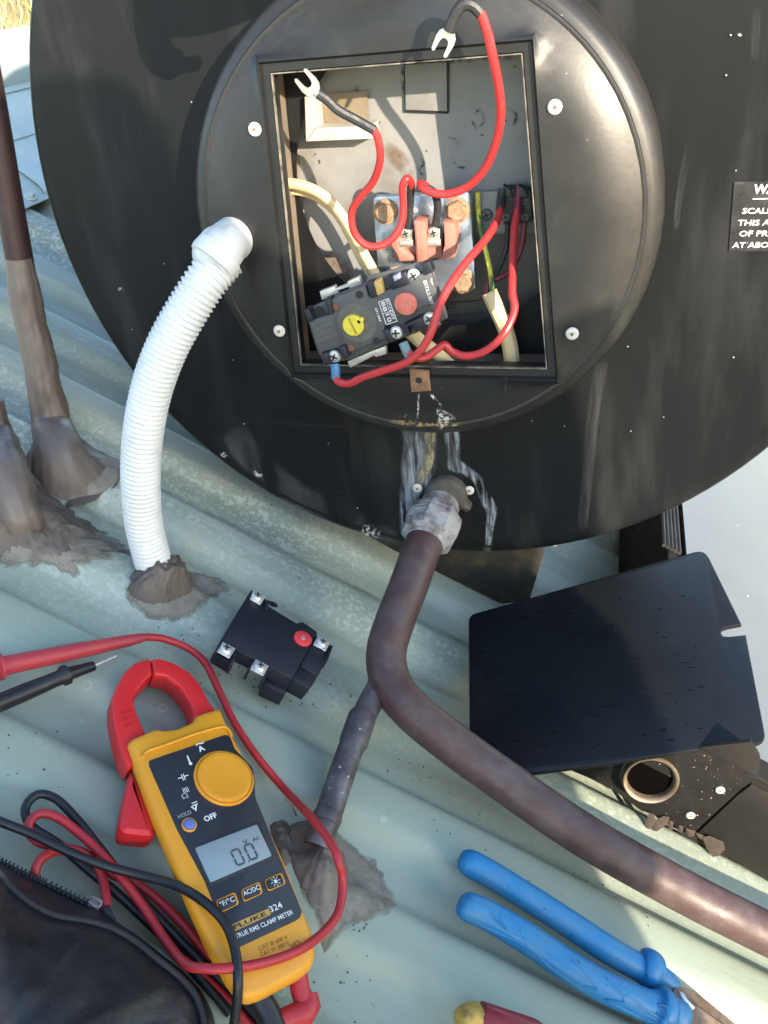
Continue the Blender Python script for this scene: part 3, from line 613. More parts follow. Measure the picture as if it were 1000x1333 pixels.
# ================================================================== IN THE OPEN BOX
# ---- heating element flange
EY = -.003
he = thing('heating_element', 'square zinc flange with four rusty bolts and a pink ceramic terminal block', 'heating element', on_face(550, 310, BY))
mb = MB(); mb.prism([on_face(a, b, EY) for a, b in rnd([(485, 256), (612, 249), (620, 378), (494, 384)], 7)], -YY, .006, .0008); mb.obj('flange_plate', GALV, he, 30)
mb = MB(); mb.lathe((0, 0, 0), (0, 0, 1), [(.0085, 0), (.0085, .0012), (.0070, .0016)], 24); mb.lathe((0, 0, .0016), (0, 0, 1), [(.0066, 0), (.0070, .0008), (.0070, .0036), (.0058, .0047), (.0040, .0048)], 6)
bo = None
for i_, (px, py) in enumerate(((502, 275), (595.5, 273), (603, 366), (516, 362))):
    M = zmat(on_face(px, py, EY), -YY, 1.0, i_ * .6)
    bo = first(mb, 'bolt', RUST, he, M) if bo is None else again(bo, he, M)
mb = MB()
for q, th in (([(511, 300), (520, 300), (522, 322), (540, 334), (542, 340), (519, 341), (517, 332), (509, 320)], .012), ([(538, 287), (554, 287), (556, 341), (542, 342), (541, 322)], .015), ([(576, 288), (590, 290), (595, 302), (593, 330), (581, 339), (572, 337), (577, 318)], .013), ([(512, 318), (594, 316), (592, 336), (514, 338)], .007)):
    mb.prism([on_face(a, b, EY - th) for a, b in rnd(q, 2, 2)], -YY, th, .0012)
mb.obj('terminal_block', CERAM, he, 30)
mb = MB()
for px, py in ((529, 305), (565, 304)):
    P = [on_face(px + a, py + b, EY - .010) for a, b in ((-8, -6), (8, -6), (9, 17), (-8, 18))]; mb.prism(P, -YY, .003, .0006)
    P = [on_face(px + a, py + b, EY - .0125) for a, b in ((-9, 9), (9, 8), (9, 16), (-9, 17))]; mb.prism(P, -YY, .003, .0008)
mb.obj('terminal_clamp', TIN, he, 30)
SB = screw_mb(.0036); ts = None
for px, py in ((529, 303), (565, 302)):
    M = zmat(on_face(px, py, EY - .010), -YY, 1.0); ts = first(SB, 'terminal_screw', [TIN, DARK], he, M) if ts is None else again(ts, he, M)
for s_, x, y, wd in (('ON', 539, 276, 9), ('V', 560, 274, 5)):
    a = on_face(x, y, EY - .0003); b = on_face(x + wd, y - .4, EY - .0003); text(s_, a, b - a, V((0, 0, 1)), (b - a).length, WHITEI, he, .0028)

# ---- connector strip on its bracket
ct = thing('terminal_connector', 'small black screw connector on a grey bracket at the right of the box', 'connector', on_face(660, 280, BY))
mb = MB(); mb.prism([on_face(a, b, BY - .006) for a, b in ((618, 250), (694, 246), (697, 302), (621, 304))], -YY, .003, .0005); mb.obj('bracket', PANELM, ct, 30)
mb = MB()
for q in ([(653, 247), (671, 246), (672, 292), (655, 293)], [(674, 246), (692, 249), (693, 290), (675, 292)]): mb.prism([on_face(a, b, BY - .020) for a, b in rnd(q, 2, 2)], -YY, .014, .001, 0)
for q in ([(655, 241), (664, 246), (668, 256), (656, 258)], [(675, 241), (683, 246), (688, 256), (676, 258)]): mb.prism([on_face(a, b, BY - .024) for a, b in q], -YY, .006, .0006, 0)
mb.obj('connector_body', SLEEVE, ct, 30)
es = None
for px, py, s_ in ((634, 279, 1.1), (659, 282, .8), (684, 282, .8), (684, 262, .7)):
    M = zmat(on_face(px, py, BY - (.006 if px < 640 else .020)), -YY, s_); es = first(screw_mb(.0036), 'clamp_screw', [BAKEG, DARK], ct, M) if es is None else again(es, ct, M)

# ---- wires
def wire(pts, r, n=6): return MB().tube(cr([on_face(*p) for p in pts], n), r, 10)
def fork(root, d, side, n, s=1.0, mat=TIN):
    """fork lug lying in the plane of d and side"""
    d = V(d).normalized(); side = V(side); side = (side - d * side.dot(d)).normalized(); n = d.cross(side)
    out = []
    for sg in (1, -1):
        c = [(0, 0), (0, 2.6), (2.2, 4.4), (5.0, 4.9), (11.0, 4.3), (11.8, 3.4), (11.2, 2.6), (6.2, 2.3), (4.6, 1.6), (4.0, 0)]
        if sg == -1: c = [(a, -b) for a, b in c]; c[0] = (0, 0)
        out.append([root + d * a * .001 * s + side * b * .001 * s for a, b in c])
    mb = MB()
    for P in out: mb.prism([p + n * .0005 for p in P], n, .001)
    mb.tube([root - d * .004, root + d * .001], [.0018, .0024], 10); return mb
# wire with the lug over the cover's top left corner
wa = thing('red_wire', 'red wire with fork lug at the upper left corner of the open box', 'wire', on_face(490, 230, -.03), 'red switch wires in the box')
wire([(486, 167, -.064), (493, 184, -.062), (495, 208, -.058), (486, 236, -.050), (468, 258, -.044), (458, 276, -.040), (461, 302, -.038), (477, 319, -.036), (497, 319, -.034), (515, 306, -.032), (524, 286, -.030), (525, 262, -.030), (524, 244, -.032), (529, 232.5, -.032), (535, 236, -.028), (536, 246, -.022)], .0024).obj('insulation', REDW, wa)
wire([(414, 122, -.073), (426, 130, -.072), (440, 143, -.070), (462, 155, -.067), (487, 169, -.064)], .0029).obj('sleeve', SLEEVE, wa)
wire([(535, 243, -.024), (534, 262, -.018), (533, 282, -.015), (531, 296, -.013)], .0027).obj('lower_sleeve', SLEEVE, wa)
a = on_face(412, 121, -.073); b = on_face(392, 98, -.074); fork(a, b - a, V((.8, 0, .6)), YY, 1.15).obj('fork_lug', TIN, wa)
wb = thing('red_wire', 'red wire arching over the box to a fork lug above its top edge', 'wire', on_face(640, 150, -.03), 'red switch wires in the box')
wire([(622, 10, -.079), (629, 25, -.078), (636, 48, -.076), (643, 80, -.072), (650, 118, -.064), (652, 152, -.056), (646, 184, -.048), (632, 218, -.040), (610, 242, -.034), (586, 252, -.032), (564, 251, -.032), (550, 244, -.030), (548, 239, -.027), (556, 243, -.022)], .0026).obj('insulation', REDW, wb)
wire([(585, 40, -.079), (590, 26, -.080), (597, 12, -.081), (607, 5, -.081), (617, 8, -.080), (626, 17, -.079)], .0033).obj('sleeve', SLEEVE, wb)
wire([(553, 243, -.024), (566, 252, -.020), (570, 270, -.016), (567, 292, -.013)], .0027).obj('lower_sleeve', SLEEVE, wb)
a = on_face(586, 39, -.078); b = on_face(575, 62, -.078); fork(a, b - a, V((1, 0, .3)), YY, 1.1).obj('fork_lug', TIN, wb)
wc = thing('red_wire', 'red wire crossing the loose thermostat from the connector down to a blue crimp', 'wire', on_face(580, 400, -.04), 'red switch wires in the box')
wire([(652, 268, -.012), (648, 286, -.020), (632, 312, -.034), (608, 340, -.050), (588, 368, -.064), (573, 396, -.073), (563, 428, -.078), (550, 453, -.080), (530, 471, -.081), (500, 482, -.081), (472, 491, -.080), (455, 499, -.079), (441, 497, -.077), (436, 489, -.074)], .0026).obj('insulation', REDW, wc)
wire([(655, 246, -.006), (653, 256, -.008), (651, 274, -.014)], .0030).obj('charred_end', SLEEVE, wc)
wire([(436, 474, -.072), (437, 482, -.0735), (437, 492, -.0745)], [.0032] * 13).obj('crimp_sleeve', CRIMP, wc)
wd_ = thing('red_wire', 'red wire down the right of the box, kinked to a greyed crimp', 'wire', on_face(660, 400, -.03), 'red switch wires in the box')
wire([(674, 272, -.010), (670, 300, -.018), (668, 340, -.030), (667, 380, -.042), (670, 402, -.048), (660, 428, -.056), (644, 448, -.060), (624, 460, -.062), (604, 463, -.063), (588, 457, -.063), (579, 449, -.064), (570, 454, -.066), (554, 465, -.070), (540, 465, -.071), (532, 459, -.070)], .0026).obj('insulation', REDW, wd_)
wire([(677, 242, -.004), (675, 256, -.006), (674, 280, -.012)], .0027).obj('dark_end', MAROON, wd_)
wire([(525, 446, -.066), (529, 456, -.068), (533, 464, -.070)], .0032).obj('crimp_sleeve', CRIMPG, wd_)
cl = thing('cream_cable', 'cream sheathed cable curving from the left wall behind the loose thermostat', 'cable', on_face(420, 260, 0))
wire([(358, 238, -.012), (388, 240, -.012), (416, 251, -.010), (440, 273, -.008), (460, 304, -.008), (476, 334, -.010), (492, 362, -.014), (515, 400, -.020), (540, 434, -.026), (564, 458, -.026), (592, 486, -.022)], .0036).obj('sheath', CREAM, cl)
wire([(358, 250, -.004), (388, 250, -.004), (412, 258, -.003), (436, 278, -.002), (452, 304, -.002), (470, 340, -.004), (486, 366, -.006)], .0022).obj('inner_core', CREAM, cl)
mb = MB().tube(cr([on_face(*p) for p in ((528, 426, -.034), (545, 442, -.034), (566, 458, -.032), (592, 482, -.028))], 5), .0052, 14, flat=(YY, .6)); mb.obj('flattened_sheath', CREAM, cl)
cr_ = thing('supply_cable', 'thick cream supply cable standing at the lower right of the box with coloured cores', 'cable', on_face(655, 430, -.01))
wire([(637, 380, -.020), (647, 402, -.022), (658, 428, -.024), (665, 456, -.026), (666, 486, -.026), (664, 520, -.022)], .0056).obj('sheath', CREAM, cr_)
wire([(622, 250, BY - .010), (623, 276, BY - .010), (626, 300, -.002), (634, 332, -.010), (639, 358, -.016), (641, 384, -.020)], .0017).obj('earth_core', GREEN, cr_)
wire([(661, 290, -.004), (659, 324, -.004), (648, 352, -.010), (640, 372, -.016), (638, 384, -.019)], .0018).obj('black_core', SLEEVE, cr_)
wire([(683, 290, -.004), (678, 324, -.006), (662, 354, -.010), (640, 366, -.014), (633, 376, -.017), (635, 388, -.020)], .0019).obj('maroon_core', MAROON, cr_)

# ---- thermostat hanging loose in the opening
TY = -.066
tm = thing('thermostat', 'dusty grey thermostat with yellow dial and red button hanging loose in the open box', 'thermostat', on_face(490, 410, TY))
T = lambda a, b, dy=0: on_face(a, b, TY + dy)
mb = MB(); out = [(395.5, 404), (424, 391), (424, 388), (476, 368), (478, 360), (538, 343), (560.5, 339), (583.5, 414), (540, 434), (506, 447), (480, 458), (455, 468), (422, 476), (417, 462), (414, 460), (401, 418)]
tp = [T(a, b, .005) for a, b in rnd(out, 2, 2)]; mb.prism(tp, -YY, .020, .001, bot=[p + (p - CAM).normalized() * .018 for p in tp])
mb.prism([T(a, b) for a, b in rnd([(402, 418), (433, 408), (427, 391), (476, 371), (480, 386), (506, 377), (512, 373), (560, 351), (572, 392), (520, 413), (500, 425), (504, 440), (452, 460), (443, 452), (416, 460)], 2, 2)], -YY, .006, .0008)
bd = mb.obj('body', BAKEL, tm, 30)
mb = MB(); c = T(465, 420); mb.lathe(c, -YY, [(.0132, -.0002), (.0132, .0003), (.0110, .0003)], 36); mb.obj('dial_recess', BAKEG, tm, 40)
mb = MB(); c = T(461, 422); mb.lathe(c, -YY, [(.0071, 0), (.0071, .0030), (.0063, .0036)], 28, 0); e1 = (T(474, 413) - T(461, 422)).normalized(); e2 = e1.cross(YY)
mb.box(c - YY * .0018 + e1 * .0062, e1 * .0022, e2 * .0014, YY * .0018, .0004, 0); sl_ = (T(466, 432) - T(456, 412)).normalized(); mb.box(c - YY * .0036, sl_ * .0058, sl_.cross(YY) * .0006, YY * .0003, 0, 1)
mb.obj('dial', [YDIAL, pm('dial_slot', (0.35, 0.27, 0.03), None, 90, .6, bump=0)], tm, 35)
mb = MB(); mb.lathe(T(528.7, 394.7), -YY, [(.0074, 0), (.0074, .0016), (.0066, .0021), (.003, .0022)], 32); mb.obj('reset_button', REDBT, tm, 35)
SM = screw_mb(.0050); s1 = None
for px, py, yy in ((539, 358, .003), (559.5, 414, .003), (516.5, 432, .002), (436, 463, .002)):
    M = zmat(T(px, py, yy), -YY, .88, px); s1 = first(SM, 'screw', [STEEL, DARK], tm, M) if s1 is None else again(s1, tm, M)
mb = MB()
for px, py, r_, y_ in ((468, 383.5, .0026, -.0002), (490, 444, .0026, -.0002), (415.7, 405.6, .0034, .004)): MB().lathe(T(px, py, y_), -YY, [(r_, 0), (r_, .0004), (r_ * .6, .0004)], 18).obj('hole', DARK, tm, 0)
mb = MB()
EYE = pm('eyelet', (0.26, 0.09, 0.05), None, 90, .5)
for px, py in ((437, 399), (457.7, 452.5)): MB().lathe(T(px, py, -.0002), -YY, [(.0021, 0), (.0021, .0004), (.0015, .0003)], 16).obj('copper_eyelet', EYE, tm, 0)
mb = MB()
for q, y_ in (([(422, 391), (430, 388), (434, 408), (428, 411)], -.003), ([(396, 404), (402, 402), (408, 418), (402, 420)], -.003), ([(418, 462), (425, 459), (431, 474), (423, 477)], -.004), ([(442, 452), (449, 450), (454, 466), (448, 469)], -.004), ([(498, 431), (504, 428), (512, 444), (505, 448)], -.003), ([(549, 344), (559, 340), (564, 354), (553, 359)], -.002), ([(503, 362), (527, 354), (533, 370), (510, 378)], -.002), ([(525, 424), (548, 413), (554, 428), (540, 434), (537, 424), (531, 426), (534, 437), (530, 438)], -.003), ([(477, 369), (486, 366), (491, 387), (482, 389)], -.002)):
    MB().prism([T(a, b, y_) for a, b in q], -YY, .008, .0006).obj('terminal_barrier', BAKEN, tm, 30)
mb = MB(); mb.prism([T(a, b, -.0025) for a, b in rnd([(486, 367), (495, 364), (500, 381), (491, 385)], 1.5, 2)], -YY, .006, .0006); mb.obj('brass_contact', pm('ochre_contact', (0.62, 0.42, 0.16), (0.5, 0.32, 0.1), 90, .5), tm, 30)
mb = MB(); mb.prism([T(a, b, -.006) for a, b in ((511, 360), (519, 356), (521, 363), (513, 367))], -YY, .005, .0008); mb.obj('spade_tab', pm('blue_grey_tab', (0.28, 0.33, 0.42), None, 90, .4), tm, 30)
mb = MB()
CLIPM = pm('clip_steel', (0.72, 0.70, 0.66), (0.6, 0.56, 0.5), 90, .35, metal=.5)
for q in ([(416, 380), (436, 372), (437, 376), (452.5, 370), (452, 367), (467, 360), (471, 370), (456, 377), (454, 373.5), (439, 379), (440, 382), (419, 391)], [(452, 471), (484, 457), (502, 450.5), (503, 461), (489, 465), (487, 463), (456, 479)]): MB().prism([T(a, b, .010) for a, b in q], -YY, .004, .0005).obj('mounting_clip', CLIPM, tm, 30)
# print on the thermostat: the lettering runs across its width
up = (T(583.5, 414) - T(560.5, 339)).normalized(); ri = (T(584, 405) - T(404, 416)); ri = (T(560, 339.5) - T(396, 403.5)).normalized()
mb = MB(); bx = [(493, 393), (506, 388.5), (517, 418), (503, 422.5)]
for i in range(4): mb.tube([T(*bx[i], -.0002), T(*bx[(i + 1) % 4], -.0002)], .00025, 4)
mb.tube([T(498.5, 408.5, -.0002), T(511.5, 404, -.0002)], .0002, 4); mb.obj('label_frame', WHITEI, tm, 0)
K = (T(510, 400) - T(500, 400)).length / 10
for s_, x, y, wd, h in (('ECO', 502, 391.5, 14, 4), ('88', 495.5, 393.5, 13, 5.5), ('DIFF', 507, 405, 12, 4), ('10', 502, 409.5, 11, 5.5), ('691384', 488, 401.5, 18, 3.2), ('ERTIL2-50T', 551, 366, 31, 4.2), ('Ego', 560.5, 363, 8, 2)):
    text(s_, T(x, y, -.0004), up, ri, wd * K, WHITEI, tm, h * K, bold=.01)
mb = MB()
for k in range(4): mb.tube([T(411 + k * 1.6, 424 + k * 8, -.0003), T(434 + k * 1.6, 415 + k * 8, -.0003)], .0002, 4)
mb.obj('moulded_mark', BAKEG, tm, 0)

# ================================================================== CONDUIT
cdt = thing('conduit', 'white corrugated plastic conduit arching from the tank cover to the roof', 'conduit', on_surf(205, 757))
CP = cr([on_face(*p) for p in ((292, 336, -.076), (268, 366, -.088), (240, 410, -.098), (216, 455, -.105), (198, 505, -.110), (187, 560, -.114), (183, 620, -.116), (187, 680, -.116), (197, 722, -.114), (206, 752, -.108))], 56)
L_ = 0; pts = []; rad = []
for i, p in enumerate(CP):
    if i: L_ += (p - CP[i - 1]).length
    pts.append(p); u_ = (L_ / .0037) % 1.0; rad.append(0.0133 + .0008 * math.tanh(2.0 * math.cos(2 * math.pi * u_)))
MB().tube(pts, rad, 28).obj('corrugated_hose', WHITEP, cdt, 60)
A = on_face(302, 312, FY); 
mb = MB(); mb.tube(cr([A + YY * .004, A - YY * .012, A - YY * .022 + V((-.004, 0, -.003)), on_face(292, 322, -.078), on_face(279, 336, -.084)], 6), [.0142] * 25, 28); mb.tube([on_face(287, 328, -.080), on_face(279, 337, -.084), on_face(276, 341, -.0855)], [.0162, .0164, .0158], 28)
mb.lathe(A - YY * .020 + V((-.001, 0, 0)), V((.25, -1, .3)), [(.0145, -.012), (.0145, .000), (.0132, .005), (.0095, .0088), (.004, .0105)], 28); mb.obj('elbow', WHITEP, cdt, 50)

# ================================================================== SEALANT ON THE ROOF
def mound(name, poly, peak, hfun, mat, parent, lift=.0006, nr=14, na=72, rough=.0012, rag=.06):
    """a lump lying on the roof: poly = pixel outline, peak = pixel centre, hfun(t, angle) height from rim (t=1) to centre (t=0)"""
    P = cr(list(poly) + [poly[0]], 10); c = V((*peak, 0)); vs_ = []; fs = []
    bd_ = []
    for k in range(na):
        q = P[int(k * (len(P) - 1) / na)]; q = V((q[0], q[1], 0)); d = q - c; d *= 1 + rag * noise.noise(q * .09) + rag * .8 * noise.noise(q * .31); bd_.append(c + d)
    for i in range(nr + 1):
        t = 1 - i / nr
        for k in range(na):
            q = c + (bd_[k] - c) * t; b = on_surf(q.x, q.y, 0); x, y, e = rc(b)
            h = hfun(t, 2 * math.pi * k / na); w_ = min(1, (1 - t) * 4)
            h += w_ * rough * (noise.noise(V((x, y, 0)) * 90) + .6 * noise.noise(V((x, y, 2)) * 230)); vs_.append(RP(x, y, e_roof(y) + (.0014 if y < -.0055 else 0) + (lift if t < 1 else -.0004) + max(0, h)))
    for i in range(nr):
        for k in range(na):
            j = (k + 1) % na; fs.append((i * na + k, i * na + j, (i + 1) * na + j, (i + 1) * na + k))
    fs.append(tuple(nr * na + k for k in range(na)))
    o = MB().add(vs_, fs).obj(name, mat, parent, 60)
    at = o.data.attributes.new('fade', 'FLOAT', 'POINT'); at.data.foreach_set('value', [min(1.0, (i / nr) * 2.2) for i in range(nr + 1) for k in range(na)])
    return o
bell = lambda h, p=1.6: (lambda t, a: h * (1 - t) ** p)
flat = lambda h: (lambda t, a: h * min(1, (1 - t) * 5))
s1_ = thing('sealant_collar', 'brown sealant collar smeared round the foot of the white conduit', 'sealant', on_surf(212, 765))
mound('smear', [(158, 770), (168, 790), (190, 808), (220, 812), (250, 806), (272, 786), (300, 770), (290, 755), (262, 748), (230, 740), (190, 740)], (215, 768), flat(.0008), SEALG, s1_, rough=.0005)
mound('collar', [(165, 765), (168, 778), (185, 788), (208, 790), (230, 784), (252, 768), (246, 752), (238, 738), (214, 732), (190, 735), (174, 745)], (211, 758), lambda t, a: .021 * (1 - max(0, (t - .35) / .65) ** 1.1), SEAL, s1_, rough=.0045, nr=30, na=120, rag=.10)
s2_ = thing('sealant_mound', 'grey-brown sealant mound swallowing the foot of the thin copper branch pipe', 'sealant', on_surf(425, 1120))
mound('smear', [(372, 1080), (385, 1150), (410, 1205), (420, 1243), (450, 1215), (485, 1200), (517, 1182), (505, 1150), (490, 1122), (470, 1108), (448, 1090), (430, 1080), (400, 1070)], (440, 1150), flat(.0005), SEALG, s2_, rough=.0006, rag=.07)
mound('mound', [(368, 1085), (376, 1120), (392, 1160), (408, 1186), (432, 1184), (452, 1160), (452, 1130), (440, 1100), (432, 1078), (408, 1068), (384, 1072)], (412, 1098), lambda t, a: .026 * (1 - t) ** 1.35, SEALL, s2_, rough=.0026, nr=22)
mound('dark_lump', [(350, 1075), (356, 1110), (370, 1130), (384, 1110), (378, 1080), (366, 1068)], (366, 1098), bell(.005, .9), pm('dark_sealant', (0.085, 0.075, 0.065), (0.14, 0.12, 0.10), 60, .6, bump=.6, bscale=200), s2_, rough=.004)
# dark vent pipe on the left, sealed with long wipes of silicone
vp = thing('vent_pipe', 'dark copper pipe standing on the roof left of the tank', 'pipe', on_surf(80, 600))
VB = on_surf(82, 606, 0); vtop = [on_face(57, 500, -.0115), on_face(47, 450, -.009), on_face(36, 395, -.005), on_face(14, 275, .0), on_face(-8, 150, .004), on_face(-30, 30, .008), on_face(-58, -130, .012), on_face(-92, -330, .016)]
MB().tube(cr(vtop, 6), .0105, 20).obj('pipe', COPPERD, vp, 60)
s3_ = thing('sealant_boot', 'tall wiped boot of brown sealant around the dark vent pipe', 'sealant', VB)
bt = cr([on_face(24, 335, -.004), on_face(36, 400, -.006), on_face(48, 455, -.009), on_face(58, 505, -.012), on_face(68, 550, -.016), on_surf(79, 594, .002), on_surf(86, 622, -.016)], 12)
MB().tube(bt, [.0102 + .0075 * max(0, (i / (len(bt) - 1) - .15) / .85) ** 1.6 + .026 * (i / (len(bt) - 1)) ** 9 + .0018 * min(1, i / 8) for i in range(len(bt))], 56, wob=.07, streak=.07).obj('wiped_collar', SEALL, s3_, 60)
mound('skirt', [(30, 600), (20, 640), (60, 640), (88, 628), (110, 645), (150, 615), (130, 590), (108, 570), (90, 560), (50, 568)], (82, 604), bell(.007, 1.2), SEALL, s3_, rough=.0022)
mound('smear', [(70, 640), (100, 660), (130, 648), (160, 622), (150, 600), (110, 590)], (112, 625), flat(.0008), SEALG, s3_, rough=.0006)
s4_ = thing('sealant_heap', 'dark cracked heap of old sealant at the left edge of the roof', 'sealant', on_surf(20, 670))
mound('heap', [(-60, 600), (-70, 700), (-10, 728), (30, 722), (70, 735), (110, 715), (140, 700), (100, 672), (64, 640), (40, 612), (10, 585)], (5, 655), bell(.011, 1.0), SEAL, s4_, rough=.0040, nr=24, na=96, rag=.12)
mound('smear', [(-40, 700), (0, 740), (60, 738), (90, 752), (120, 735), (168, 722), (150, 700), (90, 680)], (60, 712), flat(.001), SEALG, s4_, rough=.0016, rag=.2)
bt = cr([on_face(-14, 520, -.045), on_face(-4, 570, -.05), on_surf(8, 615, .022), on_surf(26, 672, .008), on_surf(42, 706, -.016)], 8)
MB().tube(bt, [.010 + .006 * math.sin(i / len(bt) * 3.1) for i in range(len(bt))], 48, wob=.13, streak=.08).obj('wiped_collar', SEALL, s4_, 60)

# ================================================================== COPPER PIPE
cp = thing('copper_pipe', 'brown copper pipe bending from the tank fitting down the roof with a thin branch', 'pipe', on_surf(505, 900))
NUT = on_face(577, 650, 0); ax = V((0, -1, 0))
p1 = on_roof(561, 688, .105); p2 = on_roof(548, 718, .098)
axn = (p2 - NUT).normalized()
PTS = [NUT + axn * .024, p2, on_roof(530, 768, .080), on_roof(513, 812, .064), on_roof(503, 850, .053), on_roof(509, 888, .047), on_roof(534, 922, .045), on_roof(580, 961, .042), on_roof(650, 1012, .039), on_roof(760, 1087, .036), on_roof(880, 1155, .036), on_roof(1000, 1216, .037), on_roof(1120, 1274, .038), on_roof(1260, 1340, .040)]
path = cr(PTS, 8)
MB().tube(path, [.0150] * len(path), 36).obj('main_tube', COPPER, cp, 60)
mb = MB(); mb.lathe(NUT, axn, [(.0150, .000), (.0156, .006), (.0158, .012), (.0172, .015), (.0178, .020), (.0176, .0225)], 40)
mb.obj('fitting_body', BRASS, cp, 40)
mb = MB(); mb.lathe(NUT, axn, [(.0165, .0175), (.0214, .0182), (.0224, .023), (.0224, .038), (.0214, .0425), (.0176, .0445), (.0164, .0450), (.0158, .0440)], 8, ang0=.25, caps=False)
for h_ in (.021, .0245, .028): mb.lathe(NUT, axn, [(.0188, h_), (.0218, h_ + .0008), (.0218, h_ + .0018), (.0188, h_ + .0026)], 40, caps=False)
mb.lathe(NUT, axn, [(.0155, .0430), (.0166, .0452), (.0163, .0478), (.0151, .0484)], 36, caps=False); mb.obj('union_nut', BRASS, cp, 25)
b0 = on_roof(508, 872, .040); b1 = on_roof(466, 950, .030); b2 = on_roof(427, 1062, .016); b3 = on_roof(412, 1102, .008)
MB().tube(cr([b0, on_roof(487, 906, .036), b1, on_roof(446, 1005, .024), b2, b3], 6), .0090, 24).obj('branch_tube', COPPERG, cp, 60)
d = (b2 - b1).normalized(); mb = MB(); mb.tube([b1 - d * .013, b1 - d * .010, b1 + d * .010, b1 + d * .014], [.0091, .0102, .0101, .0090], 24, wob=.05); mb.obj('solder_collar', COPPERG, cp, 60); mb = MB(); mb.tube([b2 - d * .004, b2 + d * .001, b2 + d * .006], [.0090, .0100, .0092], 24, wob=.05); mb.obj('solder_collar', COPPERG, cp, 60)
mb = MB(); t0 = (on_roof(487, 906, .036) - b0).normalized(); u_ = t0.cross(RN).normalized(); q0 = b0 + t0 * .0175
w_ = t0.cross(u_); ringp = [q0 + (u_ * math.cos(a) + w_ * math.sin(a) ) * .0093 for a in [k * math.pi / 12 for k in range(25)]]
mb.tube(ringp, .0010, 8, wob=.2); mb.obj('braze_bead', SOLDER, cp, 60)
mb = MB(); mb.tube(cr([on_surf(386, 1062, .002), on_surf(380, 1050, .010), on_surf(371, 1040, .014)], 4), .0006, 6); tag(mb.obj('tie_wire', JAWM, None, 60), 'short stub of rusty wire sticking out beside the branch pipe foot', 'wire')

# ================================================================== SPARE THERMOSTAT ON THE ROOF
st_ = thing('spare_thermostat', 'new black thermostat with red button and four bright screws lying on the roof', 'thermostat', on_surf(355, 840))
TE = .031
Q = lambda a, b, h=0: on_roof(a, b, TE + h)
mb = MB()
body = [(326.5, 768), (348, 780.5), (350, 789), (411, 826), (419, 832), (427, 857), (414, 880), (401.5, 897), (381.5, 882), (350, 867), (346, 861), (306, 846), (300, 864), (278, 850), (288, 832)]
mb.prism([Q(a, b) for a, b in rnd([(323, 780), (343, 790), (412, 827), (381, 883), (307, 845), (288, 834)], 2, 2)], RN, .012, .0008)
mb.prism([Q(a, b, -.004) for a, b in rnd(body, 2, 2)], RN, .010, .0008)
bd = mb.obj('body', BAKEN, st_, 30)
mb = MB()
mb.prism([Q(a, b, -.0012) for a, b in rnd([(400, 848), (412, 827), (432, 840), (427, 857), (414, 879), (391, 866)], 1.5, 2)], RN, .011, .0008)
mb.prism([Q(a, b, -.003) for a, b in rnd([(389, 868), (410, 879), (401.5, 896), (380, 884)], 1.5, 2)], RN, .014, .0008)
mb.prism([Q(a, b, -.001) for a, b in rnd([(386, 811), (394, 809), (413, 822), (413, 829)], 1.5, 2)], RN, .012, .0008)
mb.prism([Q(a, b, -.013) for a, b in rnd([(346, 876), (354, 866), (378, 880), (372, 903), (344, 890)], 2, 2)], RN, .014, .001)
mb.obj('terminal_housing', BAKEN, st_, 30)
mb = MB(); 
for q in ([(322, 781), (327, 768), (329, 769), (325, 783)], [(344, 790), (349, 780), (352, 782), (347, 793)], [(278, 849), (289, 832), (291, 834), (281, 851)], [(299, 864), (306, 847), (309, 849), (303, 866)], [(322, 872), (327, 862), (329, 863), (325, 874)], [(341, 884), (350, 868), (352, 869), (344, 886)], [(424, 856), (432, 840), (434, 841), (427, 859)]):
    MB().prism([Q(a, b, .0008) for a, b in q], RN, .010, .0003).obj('terminal_barrier', BAKEN, st_, 30)
SQ = screw_mb(.0043, .0056); s2 = None; xd = (Q(411, 827) - Q(343, 790)).normalized()
ang = math.atan2(xd.dot(V((0, 0, 1)).cross(RN)), 0)
def rmat(px, py, h, sp): 
    z = RN; x = xd; y = z.cross(x); M = Matrix((x, y, z)).transposed().to_4x4(); M.translation = Q(px, py, h); return M @ Matrix.Diagonal((sp, sp, sp, 1))
for px, py in ((334, 778.5), (293.5, 847), (337.5, 870), (418.5, 838.5)):
    M = rmat(px, py, -.0006, .95); s2 = first(SQ, 'screw', [STEEL, DARK], st_, M) if s2 is None else again(s2, st_, M)
mb = MB(); c = Q(394, 832); mb.lathe(c, RN, [(.0070, 0), (.0070, .0012), (.0064, .0016)], 32); mb.obj('reset_button', REDBN, st_, 35)
mb = MB(); mb.lathe(c + RN * .0016, RN, [(.0018, 0), (.0017, .0005)], 14, 0); mb.box(c + RN * .0021, xd * .0014, xd.cross(RN) * .0003, RN * .0002, 0, 1); mb.obj('button_pin', [STEEL, DARK], st_, 30)
mb = MB(); mb.lathe(Q(395, 883, -.0028), RN, [(.0021, 0), (.0021, .0004), (.0012, .0004)], 16); mb.obj('hole', DARK, st_, 0)
mb = MB(); mb.prism([on_surf(a, b, .0014) for a, b in rnd([(349, 782), (356, 783), (362, 787), (361, 791), (351, 789)], 3)], RN, .001); mb.obj('foot_tab', BAKEN, st_, 30)

